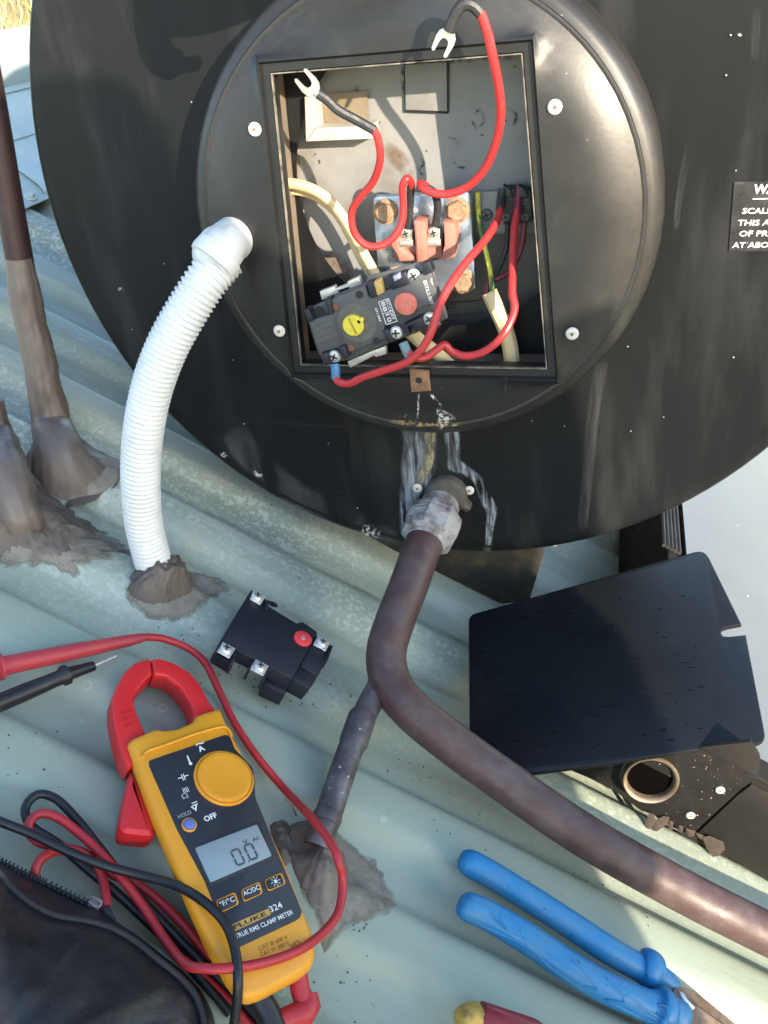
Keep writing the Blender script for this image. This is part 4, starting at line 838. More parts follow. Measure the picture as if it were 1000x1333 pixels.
# ================================================================== CLAMP METER
ME = .041
G = lambda a, b, h=0: on_roof(a, b, ME + h)
cm = thing('clamp_meter', 'yellow clamp meter with red jaws and a display reading 0.0', 'clamp meter', on_surf(290, 1100))
bodyp = [(166, 966), (171, 958), (204, 944), (212, 947), (230, 945), (252, 935.5), (255.5, 927), (286, 918), (291, 922), (298, 940), (309, 962), (326, 993), (334, 1012), (336, 1034), (352, 1072), (376, 1125), (411, 1215), (415, 1238), (411, 1254), (395, 1269), (345, 1296), (326, 1302), (313, 1297), (298, 1276), (272, 1230), (246, 1172), (224, 1118), (203, 1068), (186, 1022)]
mb = MB(); raw = [G(a, b) for a, b in bodyp]
mb.loft(layers(raw, RN, ((.011, -.033), (.005, -.025), (.0008, -.015), (0, -.009), (.0008, -.0038), (.0022, -.0010), (.0042, 0)), .0022))
mbody = mb.obj('body', MYEL, cm, 50)
# raised shoulder line below the jaw
mb = MB(); sh = [G(a, b, .0006) for a, b in cr([(186, 985), (192, 978), (215, 970), (250, 957), (285, 947), (296, 948), (302, 958)], 4)]; mb.tube(sh, .0010, 8); mb.obj('shoulder_ridge', MYEL, cm, 60)
# jaws
def jaw(out, name):
    raw = [G(a, b) for a, b in out]; mb = MB()
    mb.loft(layers(raw, RN, ((0, -.027), (0, -.0075), (.0004, -.0060), (.0013, -.0052), (.0026, -.0050)), .0012, .35)); return mb.obj(name, MRED, cm, 28)
jaw([(182, 984), (170, 994), (162, 978), (153, 945), (148.5, 920), (148.5, 901), (154, 886), (165, 867), (177, 856), (198.5, 850), (201.5, 870), (189, 882), (178.5, 896), (177.5, 908), (183, 926), (193, 948)], 'jaw')
jaw([(200.2, 850), (214, 850.5), (230, 856), (249, 867), (262, 881), (276, 906), (289, 924), (252, 943), (255, 922), (251, 908), (236, 886), (219, 873.5), (203, 871)], 'jaw')
mb = MB()
for s_, x0, y0_, x1, y1_, hh in (('TRUE', 157, 931, 172, 925, 4.5), ('600 V', 159, 939, 175, 932, 4.5), ('400 A', 162, 947, 178, 940, 4.5), ('CAT', 180, 863, 194, 858, 4)):
    a = G(x0, y0_, -.0048); b = G(x1, y1_, -.0048); text(s_, a, b - a, RN.cross(b - a), (b - a).length, REDI, cm, hh * .00043, 'jaw_marking')
# trigger
raw = [G(a, b) for a, b in ((176, 990), (190, 1022), (207, 1060), (208, 1078), (200, 1081), (166, 1077), (158.5, 1071), (159, 1058), (164, 1032), (170, 1005))]
mb = MB(); mb.loft(layers(raw, RN, ((.001, -.028), (0, -.013), (.0012, -.0095), (.0042, -.0080)), .0015, .3)); mb.obj('trigger', MRED, cm, 28)
# face panel
panel = [(194, 990), (294, 956), (300, 959), (306, 975), (330, 1000), (333, 1039), (393.5, 1186), (391.5, 1194), (386, 1198), (309, 1234), (304, 1234), (300, 1230), (267, 1147), (230, 1078), (194, 996)]
mb = MB(); mb.prism([G(a, b, .0006) for a, b in rnd(panel, 3, 3)], RN, .0016, .0003); pn = mb.obj('face_panel', MPAN, cm, 30)
# dial
dc = G(291, 1014); mb = MB()
mb.lathe(dc, RN, [(.0186, -.001), (.0186, .0014), (.0182, .0020), (.0176, .0022), (.0172, .0014), (.0169, .0014), (.0167, .0026), (.0162, .0034), (.0150, .0037), (.0134, .0035), (.006, .0033), (.001, .0033)], 56); mb.obj('dial', MYEL, cm, 30)
# display
mb = MB(); mb.prism([G(a, b, .0010) for a, b in rnd([(250, 1102), (334, 1069), (340, 1072), (359, 1114), (355, 1119), (276, 1153), (270, 1151)], 2, 2)], RN, .0006, .0002); mb.obj('display_bezel', SEALB, cm, 30)
mb = MB(); mb.prism([G(a, b, .0013) for a, b in rnd([(254, 1104), (334.5, 1073), (354, 1114), (274, 1149)], 2, 2)], RN, .0006, .0001); ds = mb.obj('display', LCD, cm, 30)
dx = G(354, 1114) - G(274, 1149); dy = G(254, 1104) - G(274, 1149); ex = dx.normalized(); ey = (dy - ex * dy.dot(ex)).normalized()
mb = MB(); kk = (G(310, 1110) - G(300, 1110)).length / 10
def zero(o, wd, ht, sl, tk):
    for seg_ in ((0, 0, 1, 0), (0, 1, 1, 1), (0, 0, 0, .5), (0, .5, 0, 1), (1, 0, 1, .5), (1, .5, 1, 1)):
        a = o + ex * (seg_[0] * wd + seg_[1] * sl) + ey * seg_[1] * ht; b = o + ex * (seg_[2] * wd + seg_[3] * sl) + ey * seg_[3] * ht; dd = (b - a).normalized(); a += dd * tk * .3; b -= dd * tk * .3; s_ = dd.cross(RN) * tk * .5
        mb.add([a - s_, a + s_, b + s_, b - s_], [(0, 1, 2, 3)])
zero(G(309.5, 1127, .0015), 11 * kk, 20 * kk, 0.5 * kk, 2.7 * kk); zero(G(326.5, 1120, .0015), 11 * kk, 20 * kk, 0.5 * kk, 2.7 * kk)
o = G(324, 1122.5, .0015); mb.add([o, o + ex * 2 * kk, o + ex * 2 * kk + ey * 2 * kk, o + ey * 2 * kk], [(0, 1, 2, 3)]); mb.obj('digits', DIGIT, ds, 0)
def mtext(s_, x0, y0_, x1, y1_, mat, par, hpx, h=.0009, bold=.01, name='lettering'):
    a = G(x0, y0_, h); b = G(x1, y1_, h); e = b - a; return text(s_, a, e, RN.cross(e), e.length, mat, par, hpx * kk, name, bold=bold)
mtext('V', 318, 1099.5, 324, 1097, DIGIT, ds, 5.5, .0015, .02); mtext('AC', 330, 1096, 339.5, 1092, DIGIT, ds, 5, .0015, .02)
# keys
for q, s_, tx in (([(281, 1172), (306, 1160.5), (312, 1176), (287, 1188.5)], '\u00b0F/\u00b0C', (287.5, 1181, 306.5, 1172.5)), ([(313.5, 1158), (338, 1147), (343, 1162), (318, 1174)], 'AC/DC', (318, 1166.5, 339, 1157.5)), ([(344.5, 1145), (367, 1135), (373, 1150), (349.5, 1160)], None, None)):
    mb = MB(); mb.prism([G(a, b, .0014) for a, b in rnd(q, 4, 3)], RN, .0016, .0004); mb.obj('key_surround', MYEL, cm, 30)
    c = V((sum(a for a, b in q) / 4, sum(b for a, b in q) / 4)); qi = [(c.x + (a - c.x) * .86, c.y + (b - c.y) * .80) for a, b in q]
    mb = MB(); mb.prism([G(a, b, .0026) for a, b in rnd(qi, 3, 3)], RN, .002, .0007); kb = mb.obj('key', MPAN, cm, 30)
    if s_: mtext(s_, *tx, WHITEI, kb, 6, .0028, .015)
    else:
        mb = MB(); o = G(359, 1147.5, .0028); mb.lathe(o, RN, [(.0011, 0), (.0011, .0001)], 12)
        for i in range(8): a = i * math.pi / 4; d_ = ex * math.cos(a) + ey * math.sin(a); mb.tube([o + d_ * .0017, o + d_ * .0029], .00022, 4)
        mb.obj('sun_symbol', WHITEI, kb, 0)
mb = MB(); o = G(246, 1074.5, .0006); mb.lathe(o, RN, [(.0043, 0), (.0043, .0010), (.0037, .0013), (.0034, .0004)], 28); mb.obj('key_surround', MYEL, cm, 35)
mb = MB(); mb.lathe(o, RN, [(.0033, 0), (.0033, .0016), (.0026, .0021), (.001, .0022)], 24); mb.obj('hold_key', BLUEB, cm, 35)
# print
mtext('HOLD', 233, 1066, 250, 1059, GREYI, pn, 5.2); mtext('OFF', 267.5, 1070, 283.5, 1063.5, WHITEI, pn, 7.2, bold=.03)
mtext('V', 251.5, 1057, 259.5, 1054, WHITEI, pn, 7.5, bold=.03); mtext('A', 260, 979, 267.5, 976, WHITEI, pn, 8, bold=.03); mtext('~', 256.5, 972.5, 267, 969, WHITEI, pn, 9, bold=.03); mtext('\u03a9', 238, 1040.5, 246, 1037.5, GREYI, pn, 6.5, bold=.02)
mb = MB()
def seg(a, b, r_=.00030): mb.tube([G(*a, .0010), G(*b, .0010)], r_, 4)
seg((249.5, 1046), (256.5, 1043.5)); seg((250.5, 1049), (257.5, 1046.5))
seg((232, 1013.5), (237, 1012)); seg((239.5, 1011), (245, 1009)); seg((236, 1008.5), (239, 1016)); seg((238.5, 1007.5), (241.5, 1015))
seg((244, 984), (247.5, 993), .00055); mb.lathe(G(248, 994, .001), RN, [(.0011, 0), (.0011, .0002)], 10)
for k in range(4): seg((237.5 + k * 2, 1026.5 - k * .7), (240 + k * 2, 1032.5 - k * .7), .0002)
mb.obj('dial_symbol', WHITEI, pn, 0)
mb = MB(); mb.prism([G(a, b, .0009) for a, b in ((301, 1204), (350, 1182.5), (352.5, 1190.5), (304, 1213))], RN, .0003); mb.obj('logo_plate', ORNG, pn, 0)
mtext('FLUKE', 305.5, 1210, 347.5, 1191.5, MPAN, pn, 5.0, .0012, .02); mtext('324', 353, 1188, 368.5, 1181, WHITEI, pn, 7.6, bold=.01); mtext('TRUE RMS CLAMP METER', 307.5, 1222.5, 382.5, 1189.5, WHITEI, pn, 5.4, bold=.015)
mtext('CAT III 600 V', 338, 1238, 376, 1222, BROWNI, mbody, 5.2, .0003); mtext('CAT IV 300 V', 340, 1246, 378, 1229.5, BROWNI, mbody, 5.2, .0003); mtext('V\u03a9', 380, 1236.5, 393, 1230.5, BROWNI, mbody, 7, .0003)
mb = MB(); mb.tube([G(341, 1256, -.0002), G(346, 1282, -.0026)], .0003, 5); mb.tube([G(390, 1239, -.0001), G(395, 1254, -.0022)], .0003, 5); mb.obj('jack_mark', BROWNI, mbody, 0)

# ---- test leads
def rw(pts, r, seg=12, n=8): return MB().tube(cr([on_roof(*p) for p in pts], n), r, seg)
LE = .013
rl = thing('red_test_lead', 'red test lead with probe lying above the clamp meter and looping round it', 'test lead', on_surf(90, 860))
W1 = [(188, 829.5, .020), (202, 830, .019), (216, 832.5, .017), (244, 843.5, .014), (267, 863, LE), (285, 899, LE), (303.6, 938, LE), (331, 980, LE), (368, 1025, LE), (405, 1064, .036), (431, 1098, .046), (441, 1122, .046), (446, 1146, .038), (441.6, 1184, .034), (423, 1212, .036), (391, 1236, .044), (345, 1253, .0465), (299, 1260.5, .046), (262, 1260.5, .040), (240, 1254, .032), (216, 1225, .022), (184, 1177, .020), (147, 1129, .020), (110, 1091, .019), (78, 1066, .019), (56, 1059, .018), (42, 1066, .016), (37, 1080, .014), (50, 1096, .012), (80, 1104, .012), (104, 1108, .014), (122, 1121, .014), (133, 1143, .013), (138, 1168, .016), (136, 1186, .016), (120, 1200, .010)]
rw(W1, .0026).obj('lead', LEADR, rl, 60)
rw([(46, 1142, .012), (47, 1130, .015), (55, 1117, .016), (74, 1108, .015), (97, 1109, .012), (120, 1122, .010), (150, 1140, .010), (170, 1147, .010), (202, 1168, .010), (239, 1204, .010), (275, 1250, .010)], .0026).obj('lead_loop', LEADR, rl, 60)
rw([(240, 1250, .012), (264, 1272, .011), (294, 1300, .010), (325, 1334, .010), (360, 1370, .010)], .0026).obj('lead_tail', LEADR, rl, 60)
mb = MB(); A_ = on_roof(189, 829.5, .021); B_ = on_roof(4, 867, .020); C_ = on_roof(-90, 888, .02)
mb.tube([A_, A_.lerp(B_, .03), A_.lerp(B_, .12), A_.lerp(B_, .5), B_], [.0026, .0032, .0040, .0054, .0062], 20); mb.tube([B_, B_.lerp(C_, .02), B_.lerp(C_, .07), B_.lerp(C_, .09), C_], [.0062, .0086, .0086, .0060, .0040], 20); mb.obj('probe', PROBR, rl, 50)
mb = MB(); mb.tube([on_roof(388, 1268, .026), on_roof(391, 1290, .024), on_roof(398, 1308, .022)], [.0053, .0053, .0056], 18); mb.tube([on_roof(399, 1296, .022), on_roof(401, 1309, .0215), on_roof(396, 1318, .021), on_roof(384, 1322, .020), on_roof(366, 1328, .018)], [.0062, .0072, .0072, .0062, .0054], 18); mb.obj('plug', LEADR, rl, 50)
bl_ = thing('black_test_lead', 'black test lead with needle probe and loose loops beside the clamp meter', 'test lead', on_surf(80, 880))
rw([(-40, 1050, .024), (0, 1069.5, .024), (37, 1084, .024), (83, 1106, .025), (133, 1126, .026), (184, 1140, .028), (230, 1153, .036), (267, 1175, .046), (293, 1202, .048), (306, 1236, .048), (310, 1276, .046), (308, 1310, .034), (303, 1345, .02)], .0026).obj('lead', LEADB, bl_, 60)
rw([(362, 1360, .011), (340, 1331, .011), (313, 1300, .011), (276, 1265, .011), (239, 1229, .012), (193, 1181, .013), (156, 1138, .014), (129, 1103, .015), (101, 1068, .015), (74, 1041, .014), (52, 1034, .013), (37, 1044, .012), (33, 1060, .011), (44, 1078, .011), (76, 1099, .011), (110, 1128, .011), (160, 1170, .011), (214, 1222, .011), (270, 1284, .011), (300, 1320, .011)], .0026).obj('lead_loop', LEADB, bl_, 60)
mb = MB(); A_ = on_roof(122, 867, .017); B_ = on_roof(90, 877, .017); C_ = on_roof(-60, 940, .016)
mb.tube([A_, B_, B_.lerp(C_, .02), B_.lerp(C_, .06), B_.lerp(C_, .085), B_.lerp(C_, .4), C_], [.0032, .0044, .0066, .0066, .0048, .0056, .0058], 20); mb.obj('probe', LEADB, bl_, 50)
mb = MB(); mb.tube([on_roof(122, 867, .017), on_roof(150, 854.5, .017), on_roof(153, 853, .017)], [.0010, .0009, .0003], 10); mb.obj('probe_tip', STEEL, bl_, 60)
mb = MB(); mb.tube([on_roof(336, 1298, .022), on_roof(348, 1318, .020), on_roof(358, 1345, .018)], [.0068, .0068, .0068], 18); mb.obj('plug', LEADB, bl_, 60)

# ================================================================== TOOL BAG
bg_ = thing('tool_bag', 'dusty black zip-up tool bag at the lower left corner', 'bag', on_surf(80, 1300))
ZP = cr([(-330, 1330), (-260, 1120), (-170, 1062), (-90, 1075), (-40, 1100), (0, 1121), (49.5, 1145), (82.5, 1161), (112, 1175), (139, 1183), (150, 1198), (185, 1222), (211, 1243), (238, 1264), (261, 1290), (274, 1316), (280, 1345), (282, 1400), (250, 1520), (60, 1620), (-200, 1560), (-330, 1330)], 5)
PP = cr([(-318, 1330), (-250, 1132), (-165, 1077), (-90, 1090), (-40, 1115), (0, 1136), (13, 1153), (40, 1176), (73, 1192), (109, 1198), (142, 1207), (172, 1223), (205, 1249), (238, 1276), (257, 1302), (266, 1336), (268, 1370), (268, 1400), (240, 1510), (60, 1606), (-190, 1548), (-318, 1330)], 5)
mb = MB(); rings = []
cxy = V((-30, 1390))
for i, q in enumerate(PP):
    z = ZP[i]; row = [on_surf(z.x + 3, z.y + 3, .0), on_roof(z.x, z.y, .014), on_roof(z.x * .5 + q.x * .5, z.y * .5 + q.y * .5, .024), on_roof(q.x, q.y, .032)]
    for k in range(1, 13):
        t = k / 12; r_ = q.lerp(cxy, t); h = .032 + .022 * math.sin(min(1, t * 1.6) * math.pi / 2) + .003 * noise.noise(V((r_.x * .02, r_.y * .02, 0))) * min(1, t * 5) + .0008 * noise.noise(V((r_.x * .06, r_.y * .06, 5))) * min(1, t * 5); row.append(on_roof(r_.x, r_.y, h))
    rings.append(row)
mb.loft(rings, False, False, closed=False); mb.obj('shell', BAG, bg_, 60)
MB().tube([on_roof(q.x, q.y, .0335) for q in PP], .0018, 8).obj('piping', BAGT, bg_, 60)
mb = MB(); 
zz = [on_roof(q.x + 1, q.y + 1, .0165) for q in ZP[12:47]]
mb.tube(zz, .0010, 6)
for i in range(len(zz) - 1):
    n_ = max(1, int((zz[i + 1] - zz[i]).length / .0017))
    for k in range(n_):
        p = zz[i].lerp(zz[i + 1], k / n_); t_ = (zz[i + 1] - zz[i]).normalized(); mb.box(p + RN * .0007, t_ * .0005, t_.cross(RN) * .0019, RN * .0007)
mb.obj('zipper', pm('black_zip_teeth', (0.015, 0.015, 0.016), None, 90, .4, spec=.45, bump=0), bg_, 0)
mb = MB(); mb.box(on_roof(124, 1176, .018), (on_roof(136, 1182, .018) - on_roof(124, 1176, .018)) * .6, RR.cross(RN) * .003, RN * .0018, .0008); mb.tube(cr([on_roof(114, 1168, .020), on_roof(122, 1168, .022), on_roof(132, 1176, .021), on_roof(126, 1181, .020), on_roof(116, 1173, .020)], 4), .0007, 6); mb.obj('zip_pull', SOLDER, bg_, 40)
mb = MB(); mb.prism([on_roof(a, b, .021) for a, b in rnd([(136, 1178), (142, 1176), (151, 1194), (146, 1198), (134, 1186)], 2)], RN, .004, .001); mb.obj('zip_end_tab', BAGT, bg_, 40)

# ================================================================== PLIERS
pl_ = thing('pliers', 'old pliers with two blue rubber handles and a rusty head', 'pliers', on_surf(760, 1250))
def grip(pts, rad, name):
    P = cr([on_roof(a, b, c) for a, b, c, r_ in pts], 8); rs = cr([(r_, 0, 0) for a, b, c, r_ in pts], 8)
    mb = MB(); mb.tube(P, [max(.0006, q.x * 1.14) for q in rs], 26); return mb.obj(name, BLUE, pl_, 60), P, [q.x * 1.14 for q in rs]
grip([(598, 1118, .018, .0015), (600, 1119, .018, .0048), (605, 1121, .018, .0068), (614, 1125, .018, .0078), (640, 1139, .018, .0078), (690, 1170, .018, .0078), (740, 1202, .018, .0079), (785, 1232, .018, .0080), (815, 1250, .018, .0078), (831, 1258, .018, .0082), (840, 1260, .019, .0108), (848, 1262, .019, .0104), (853, 1266, .018, .0072), (868, 1276, .017, .0056), (880, 1286, .016, .0042)], 0, 'handle')
h2, HP, HR = grip([(597, 1176, .019, .0015), (599, 1177, .019, .0050), (604, 1179, .019, .0070), (613, 1182, .019, .0080), (640, 1194, .019, .0082), (690, 1224, .019, .0084), (740, 1258, .019, .0086), (785, 1284, .019, .0086), (830, 1304, .019, .0086), (848, 1311, .019, .0092), (855, 1314, .019, .0122), (866, 1318, .019, .0120), (872, 1320, .019, .0098), (886, 1325, .019, .0090), (893, 1329, .019, .0066)], 0, 'handle')
mb = MB()
def onh(f, side, lift=.0):
    i = f * (len(HP) - 1); k = int(i); p = HP[k].lerp(HP[min(k + 1, len(HP) - 1)], i - k); t_ = (HP[min(k + 1, len(HP) - 1)] - HP[max(k - 1, 0)]).normalized(); vw = (CAM - p).normalized(); vw = (vw - t_ * vw.dot(t_)).normalized(); s_ = t_.cross(vw); r_ = HR[min(k, len(HR) - 1)]
    return p + (vw * math.cos(side) + s_ * math.sin(side)) * (r_ + lift)
for L0 in ([(.25, .9), (.30, .75), (.36, .45), (.40, .75), (.47, .95)], [(.33, -.2), (.36, .45)], [(.42, -.5), (.46, -.1), (.48, .3), (.46, .5)], [(.49, -.6), (.52, -.1), (.53, .35), (.50, .7), (.56, .9), (.66, .8)], [(.53, -.1), (.58, .25), (.66, .35)], [(.63, -.3), (.70, -.25), (.70, .3), (.63, .25), (.63, -.3)], [(.27, -.2), (.31, .2), (.29, -.4)]):
    mb.tube(cr([onh(a, b, -.0001) for a, b in L0], 3), .0009, 6)
mb.obj('grip_ridge', BLUE, h2, 60)
mb = MB(); mb.prism([on_roof(a, b, .021) for a, b in rnd([(876, 1287), (884, 1282), (903, 1287), (920, 1300), (960, 1333), (1010, 1380), (960, 1400), (920, 1352), (890, 1330)], 2, 2)], RN, .012, .002); mb.prism([on_roof(a, b, .019) for a, b in ((862, 1280), (880, 1284), (905, 1312), (900, 1325), (880, 1315))], RN, .008, .001)
mb.obj('jaw', JAWM, pl_, 30)
mb = MB(); mb.prism([on_roof(a, b, .0225) for a, b in rnd([(884, 1289), (890, 1292), (896, 1301), (906, 1312), (903, 1314), (893, 1305), (888, 1298)], 1)], RN, .002, .0005); mb.obj('pivot_notch', STEEL, pl_, 30)

# ================================================================== SCREWDRIVER
sd = thing('screwdriver', 'red screwdriver handle with worn yellow end at the bottom edge', 'screwdriver', on_surf(640, 1335))
A_ = on_roof(597, 1329, .020); B_ = on_roof(621, 1327, .020); C_ = on_roof(760, 1395, .020); D_ = on_roof(690, 1350, .020)
mb = MB(); mb.tube([A_, A_.lerp(B_, .08), A_.lerp(B_, .35), B_], [.0050, .0070, .0088, .0094], 20, wob=.04); mb.obj('end_cap', YCAP, sd, 50)
mb = MB(); mb.tube([B_, B_.lerp(C_, .02), D_, C_], [.0094, .0104, .0104, .0090], 12); mb.obj('handle', pm('dull_red_handle', (0.26, 0.022, 0.026), (0.2, 0.02, 0.025), 60, .4, bump=.1), sd, 40)
MB().tube([C_, on_roof(880, 1460, .018)], .003, 10).obj('shaft', STEEL, sd, 60)

# ================================================================== COLLECTOR
sc_ = thing('solar_collector', 'glass topped solar collector with a black frame lying down the roof at the right', 'solar collector', RP(.9, .4, .01))
CX0, CY0, CE = .338, -.110, .094
fr_ = MB(); 
fr_.loft([[RP(x, CY0, e) for x, e in ((CX0 + .06, .009), (1.75, .009), (1.75, CE), (CX0 + .005, CE), (CX0, CE - .004), (CX0, .05))], [RP(x, CY0 + .012, e) for x, e in ((CX0 + .06, .009), (1.75, .009), (1.75, CE), (CX0 + .005, CE), (CX0, CE - .004), (CX0, .05))]]); fr_.obj('side_frame', FRAMEM, sc_, 30)
mb = MB(); mb.box(RP(CX0 + .006, .62, .050), RR * .006, YY * .715, RN * .044, .001); mb.obj('end_frame', SPECK, sc_, 30)
GLASS = pm('dusty_collector_glass', (0.16, 0.165, 0.175), (0.14, 0.145, 0.158), 6, .22, .05, spec=.5, bump=.02, speck=((0.85, 0.85, 0.85), 90, .76))
mb = MB(); mb.box(RP((CX0 + 1.75) / 2 + .009, .63, CE - .006), RR * ((1.75 - CX0) / 2 - .016), YY * .722, RN * .002); mb.obj('glass', GLASS, sc_, 0)
mb = MB()
for k in range(5): mb.tube([RP(CX0 + .012 - .0042 * k, CY0 + .25, CE + .002), RP(CX0 + .012 - .0042 * k, 1.3, CE + .002)], .0022, 8)
mb.box(RP(CX0 + .004, .78, CE - .003), RR * .012, YY * .53, RN * .004); mb.obj('ribbed_seal', SEALB, sc_, 40)
mb = MB(); mb.box(RP(1.05, CY0 + .010, CE + .0016), RR * .69, YY * .011, RN * .0014, .0006); mb.obj('glazing_trim', FRAMEM, sc_, 30)
# end plate round the header pipe
ep = [(742, 1003), (752, 992), (800, 985), (850, 979), (885, 976), (918, 978), (985, 1014), (965, 1028), (905, 1083), (885, 1078), (866, 1068), (832, 1054), (800, 1030), (764, 1012)]
mb = MB(); mb.prism([on_face(a, b, CY0 - .004) for a, b in rnd(ep, 3, 2)], -YY, .004, .0006); epo = mb.obj('end_plate', SPECK, sc_, 30)
mb = MB(); mb.prism([on_face(a, b, CY0 - .003) for a, b in ((908, 1085), (962, 1034), (978, 1022), (1000, 1033), (1300, 1190), (1290, 1300), (1000, 1148), (960, 1124))], -YY, .003, .0006); mb.obj('side_cladding', FRAMEM, sc_, 30)
mb = MB(); mb.prism([on_face(a, b, CY0 - .008) for a, b in rnd([(905, 974), (978, 966), (990, 985), (987, 1012), (980, 1010), (918, 977)], 2, 2)], -YY, .003, .0004); mb.obj('corner_trim', FRAMEM, sc_, 30)
for px, py in ((937.5, 1028), (899, 1061)): again(rv, sc_, zmat(on_face(px, py, CY0 - .0042), -YY, .85))
HA = (-YY + RN * .22).normalized(); hc = on_face(846, 1009, CY0 - .004)
hc = hc + HA * .006; mb = MB(); mb.lathe(hc, HA, [(.0200, -.012), (.0202, -.002), (.0208, .0004), (.0200, .0016), (.0184, .0012), (.0172, -.0012), (.0168, -.0048)], 44, 0, caps=False); mb.lathe(hc, HA, [(.0169, -.0044), (.002, -.0046)], 24, 1)
mb.obj('header_pipe', [COPR, pm('bore_shade', (0.003, 0.0028, 0.0025), None, 60, .95, .02, spec=0, bump=0)], sc_, 50)  # black disc closes the pipe; its colour stands in for the bore's shade
mb = MB(); mb.lathe(hc - HA * .006, HA, [(.0198, -.006), (.0224, -.002), (.0220, .0014), (.0197, .0020)], 40, caps=False); mb.obj('header_grommet', RUBBER, sc_, 50)
TORN = pm('torn_foam', (0.075, 0.052, 0.042), (0.045, 0.035, 0.030), 120, .8, bump=.4, dust=((0.05, 0.04, 0.035), 80, .5, .7, .6))
def shard(q, y, th, tilt=0.0):
    mb = MB(); P = [on_face(a, b, y - tilt * (b - q[0][1])) for a, b in q]; c = sum(P, V()) / len(P); n_ = len(P)
    mb.add(P + [c - YY * th, c + YY * .001], [(i, (i + 1) % n_, n_) for i in range(n_)] + [((i + 1) % n_, i, n_ + 1) for i in range(n_)]); mb.obj('torn_seal', TORN, sc_, 30)
shard([(845, 1058), (852, 1060), (854, 1070), (842, 1086), (828, 1096), (838, 1076)], CY0 - .006, .0014, .00012); shard([(854, 1068), (864, 1062), (872, 1064), (870, 1072), (856, 1082), (829, 1096), (842, 1084)], CY0 - .006, .0014, .00012)
shard([(872, 1068), (877, 1070), (876, 1080), (872, 1081), (870, 1076)], CY0 - .005, .0009); shard([(884, 1074), (890, 1076), (888, 1085), (883, 1083)], CY0 - .005, .0009); shard([(893, 1078), (906, 1082), (904, 1088), (898, 1090), (894, 1085)], CY0 - .005, .0011); shard([(906, 1084), (918, 1088), (915, 1094), (908, 1090)], CY0 - .005, .0011)
shard([(914, 1090), (924, 1088), (942, 1096), (944, 1106), (936, 1114), (928, 1116), (920, 1104)], CY0 - .006, .0014)

# ================================================================== LID
A_ = on_roof(610, 805, .038); B_ = on_roof(919, 716, .137); C_ = on_roof(997, 965, .124); n_ = (B_ - A_).cross(C_ - A_).normalized()
if n_.dot(CAM - A_) < 0: n_ = -n_
D = lambda a, b, h=0: hit(a, b, A_ + n_ * h, n_)
ld = thing('cover_lid', 'black rectangular cover lid with a screw notch leaning on the collector corner', 'lid', D(790, 870))
full = [(610, 800), (918, 714), (966, 812), (948, 815.5), (941, 818), (939, 823), (942, 827.5), (950, 828), (971.5, 825.5), (998, 962), (985, 968), (920, 974), (850, 984), (770, 996), (690, 1006), (612, 1012)]
full_r = []
for i, q in enumerate(full):
    if i in (0, 1, 9, 15):
        a, b, c = V((*full[i - 1], 0)), V((*q, 0)), V((*full[(i + 1) % len(full)], 0)); r_ = {0: 9, 1: 14, 9: 12, 15: 6}[i]
        s0 = b + (a - b).normalized() * min(r_, (a - b).length * .45); s1 = b + (c - b).normalized() * min(r_, (c - b).length * .45)
        for k in range(5): t = k / 4; p = s0 * (1 - t) ** 2 + b * 2 * t * (1 - t) + s1 * t * t; full_r.append((p.x, p.y))
    else: full_r.append(q)
mb = MB(); mb.prism([D(a, b) for a, b in full_r], n_, .0040, .0014); lo_ = mb.obj('plate', LIDM, ld, 30)
mb = MB(); rr_ = random.Random(11)
for _ in range(120):
    f_ = rr_.random() ** 1.8; x = 616 + 300 * f_; y = rr_.uniform(812 - 60 * f_, 985 - 10 * f_); L0 = rr_.uniform(1.5, 6.5) * (1 if rr_.random() < .8 else 1.7); wv = rr_.uniform(.5, 1.3); sl2 = rr_.uniform(-.15, .35)
    P = [D(x + a * L0, y + b * wv - a * L0 * -sl2 * .2, .0001) for a, b in ((-1, 0), (-.3, -.8), (.6, -1), (1, .1), (.3, .9), (-.5, .6))]; mb.prism(P, n_, .0004)
tag(mb.obj('water_fleck', pm('wet_black', (0.006, 0.007, 0.009), None, 90, .15, .05, bump=0), lo_, 0), None, None, kind='stuff')

# ================================================================== GRIT ON THE ROOF
mb = MB(); rr_ = random.Random(3)
for cx_, cy_, sp, cnt in ((240, 830, 30, 26), (330, 800, 60, 30), (400, 905, 40, 50), (310, 870, 40, 30), (560, 985, 50, 60), (430, 1285, 60, 40), (470, 1200, 30, 30), (770, 1160, 60, 20), (600, 1060, 60, 20), (320, 650, 40, 24), (640, 770, 30, 14), (700, 1180, 40, 10), (840, 1190, 30, 14), (50, 980, 60, 14)):
    for _ in range(cnt // 2):
        px, py = rr_.gauss(cx_, sp * .6), rr_.gauss(cy_, sp * .4); p = on_surf(px, py, .0003 + (.0014 if on_surf(px, py).y < 0 else 0)); s_ = rr_.uniform(.0002, .0008)
        mb.lathe(p, RN, [(s_, -.0003), (s_ * rr_.uniform(.6, 1), s_ * .7), (s_ * .3, s_)], 5)
tag(mb.obj('roof_grit', pm('dark_grit', (0.05, 0.045, 0.035), (0.12, 0.1, 0.08), 900, .8, bump=0), None, 0), 'dark grit and crumbs scattered over the roof', 'grit', kind='stuff')

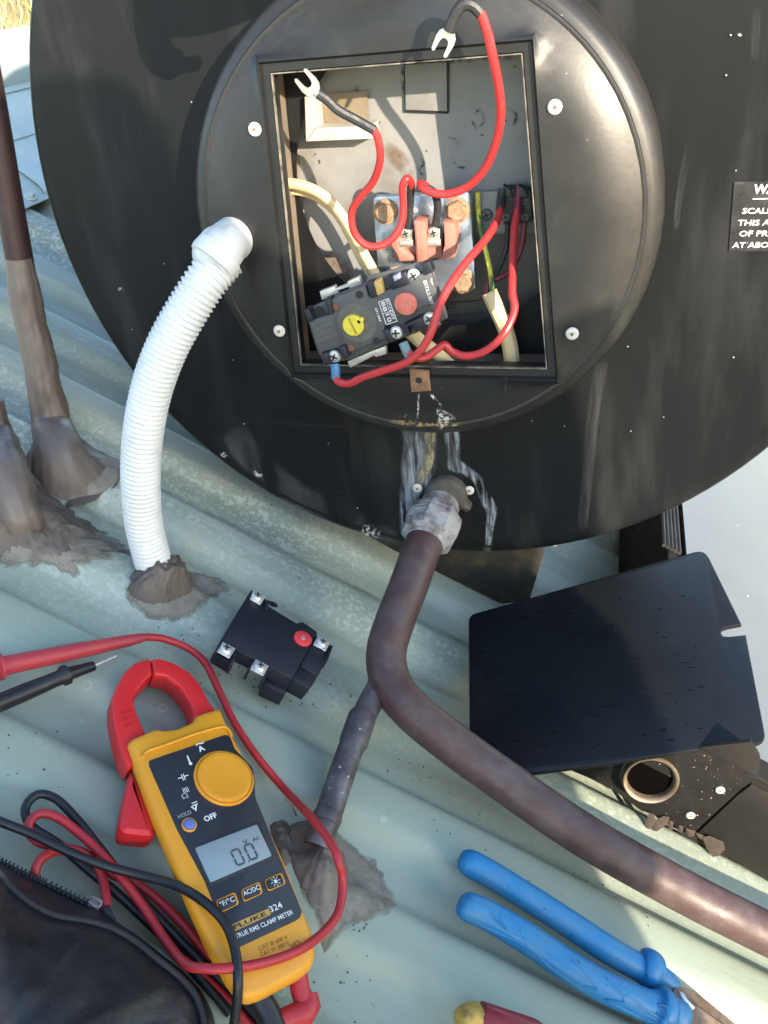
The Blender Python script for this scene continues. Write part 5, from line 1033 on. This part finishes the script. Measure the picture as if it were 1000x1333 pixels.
# ================================================================== THE PHOTOGRAPHER (behind the camera; its shadow lies over tank and roof)
pe = thing('person', 'person in dark work clothes crouching behind the camera, shadow over tank and roof', 'person', (.75, -1.0, -.85))
def skin(name, nodes, edges, mat, parent, root, sub=2):
    me = bpy.data.meshes.new(name); me.from_pydata([n_[0] for n_ in nodes], edges, []); o = link(name, me, parent); me.materials.append(mat)
    sk = o.modifiers.new('skin', 'SKIN'); sk.use_smooth_shade = True
    for i, n_ in enumerate(nodes): 
        d_ = me.skin_vertices[0].data[i]; r_ = n_[1]; d_.radius = r_ if hasattr(r_, '__len__') else (r_, r_); d_.use_root = (i == root)
    sb = o.modifiers.new('subdivision', 'SUBSURF'); sb.levels = sub; sb.render_levels = sub
    return o
def PN(u, w_, Y): return (u + .943 * (-.9 - Y), Y, w_ + .3546 * (-.9 - Y))
nodes = [(PN(.885, .11, -1.0), (.155, .15)), (PN(.79, .06, -.98), (.155, .15)), (PN(.68, .06, -.96), (.175, .16)), (PN(.585, .11, -.95), (.155, .14)), (PN(.552, .235, -.94), (.08, .08)),
         (PN(.54, .32, -.93), (.10, .105)), (PN(.53, .40, -.93), (.085, .095)),
         (PN(.78, .03, -.95), .14), (PN(.42, -.07, -.88), .135), (PN(.51, -.40, -.90), .11), (PN(.52, -.60, -.92), .05), (PN(.42, -.56, -.88), .045),
         (PN(.84, 0, -1.02), .115), (PN(.665, -.19, -.98), .105), (PN(.66, -.50, -1.0), .08), (PN(.66, -.68, -1.0), .05), (PN(.56, -.63, -.96), .045),
         (PN(.50, .10, -.92), .09), (PN(.40, .10, -.90), .07), (PN(.36, .02, -.88), .05), (PN(.37, -.03, -.86), .038),
         (PN(.60, .13, -1.02), .09), (PN(.56, .02, -1.0), .075), (PN(.60, -.06, -.98), .05), (PN(.62, -.11, -.96), .038)]
edges = [(0, 1), (1, 2), (2, 3), (3, 4), (4, 5), (5, 6), (0, 7), (7, 8), (8, 9), (9, 10), (10, 11), (0, 12), (12, 13), (13, 14), (14, 15), (15, 16), (3, 17), (17, 18), (18, 19), (19, 20), (3, 21), (21, 22), (22, 23), (23, 24)]
for wi in (20, 24):                                        # five fingers closing round the phone side
    w0 = V(nodes[wi][0]); pd = (w0 - V(nodes[wi - 1][0])).normalized(); sd_ = pd.cross(V((0, 0, 1))).normalized(); up_ = sd_.cross(pd)
    for k, (a_, l_) in enumerate(((-.028, .030), (-.010, .036), (.009, .034), (.026, .028), (-.036, .022))):
        b_ = w0 + sd_ * a_ + pd * (.030 if k < 4 else .004); n0 = len(nodes); curl = up_ * (.018 if k < 4 else .006)
        nodes += [(tuple(b_), .0105), (tuple(b_ + pd * l_), .0095), (tuple(b_ + pd * l_ * 1.5 + curl), .0085)]; edges += [(wi, n0), (n0, n0 + 1), (n0 + 1, n0 + 2)]
skin('body', nodes, edges, CLOTH, pe, 0)
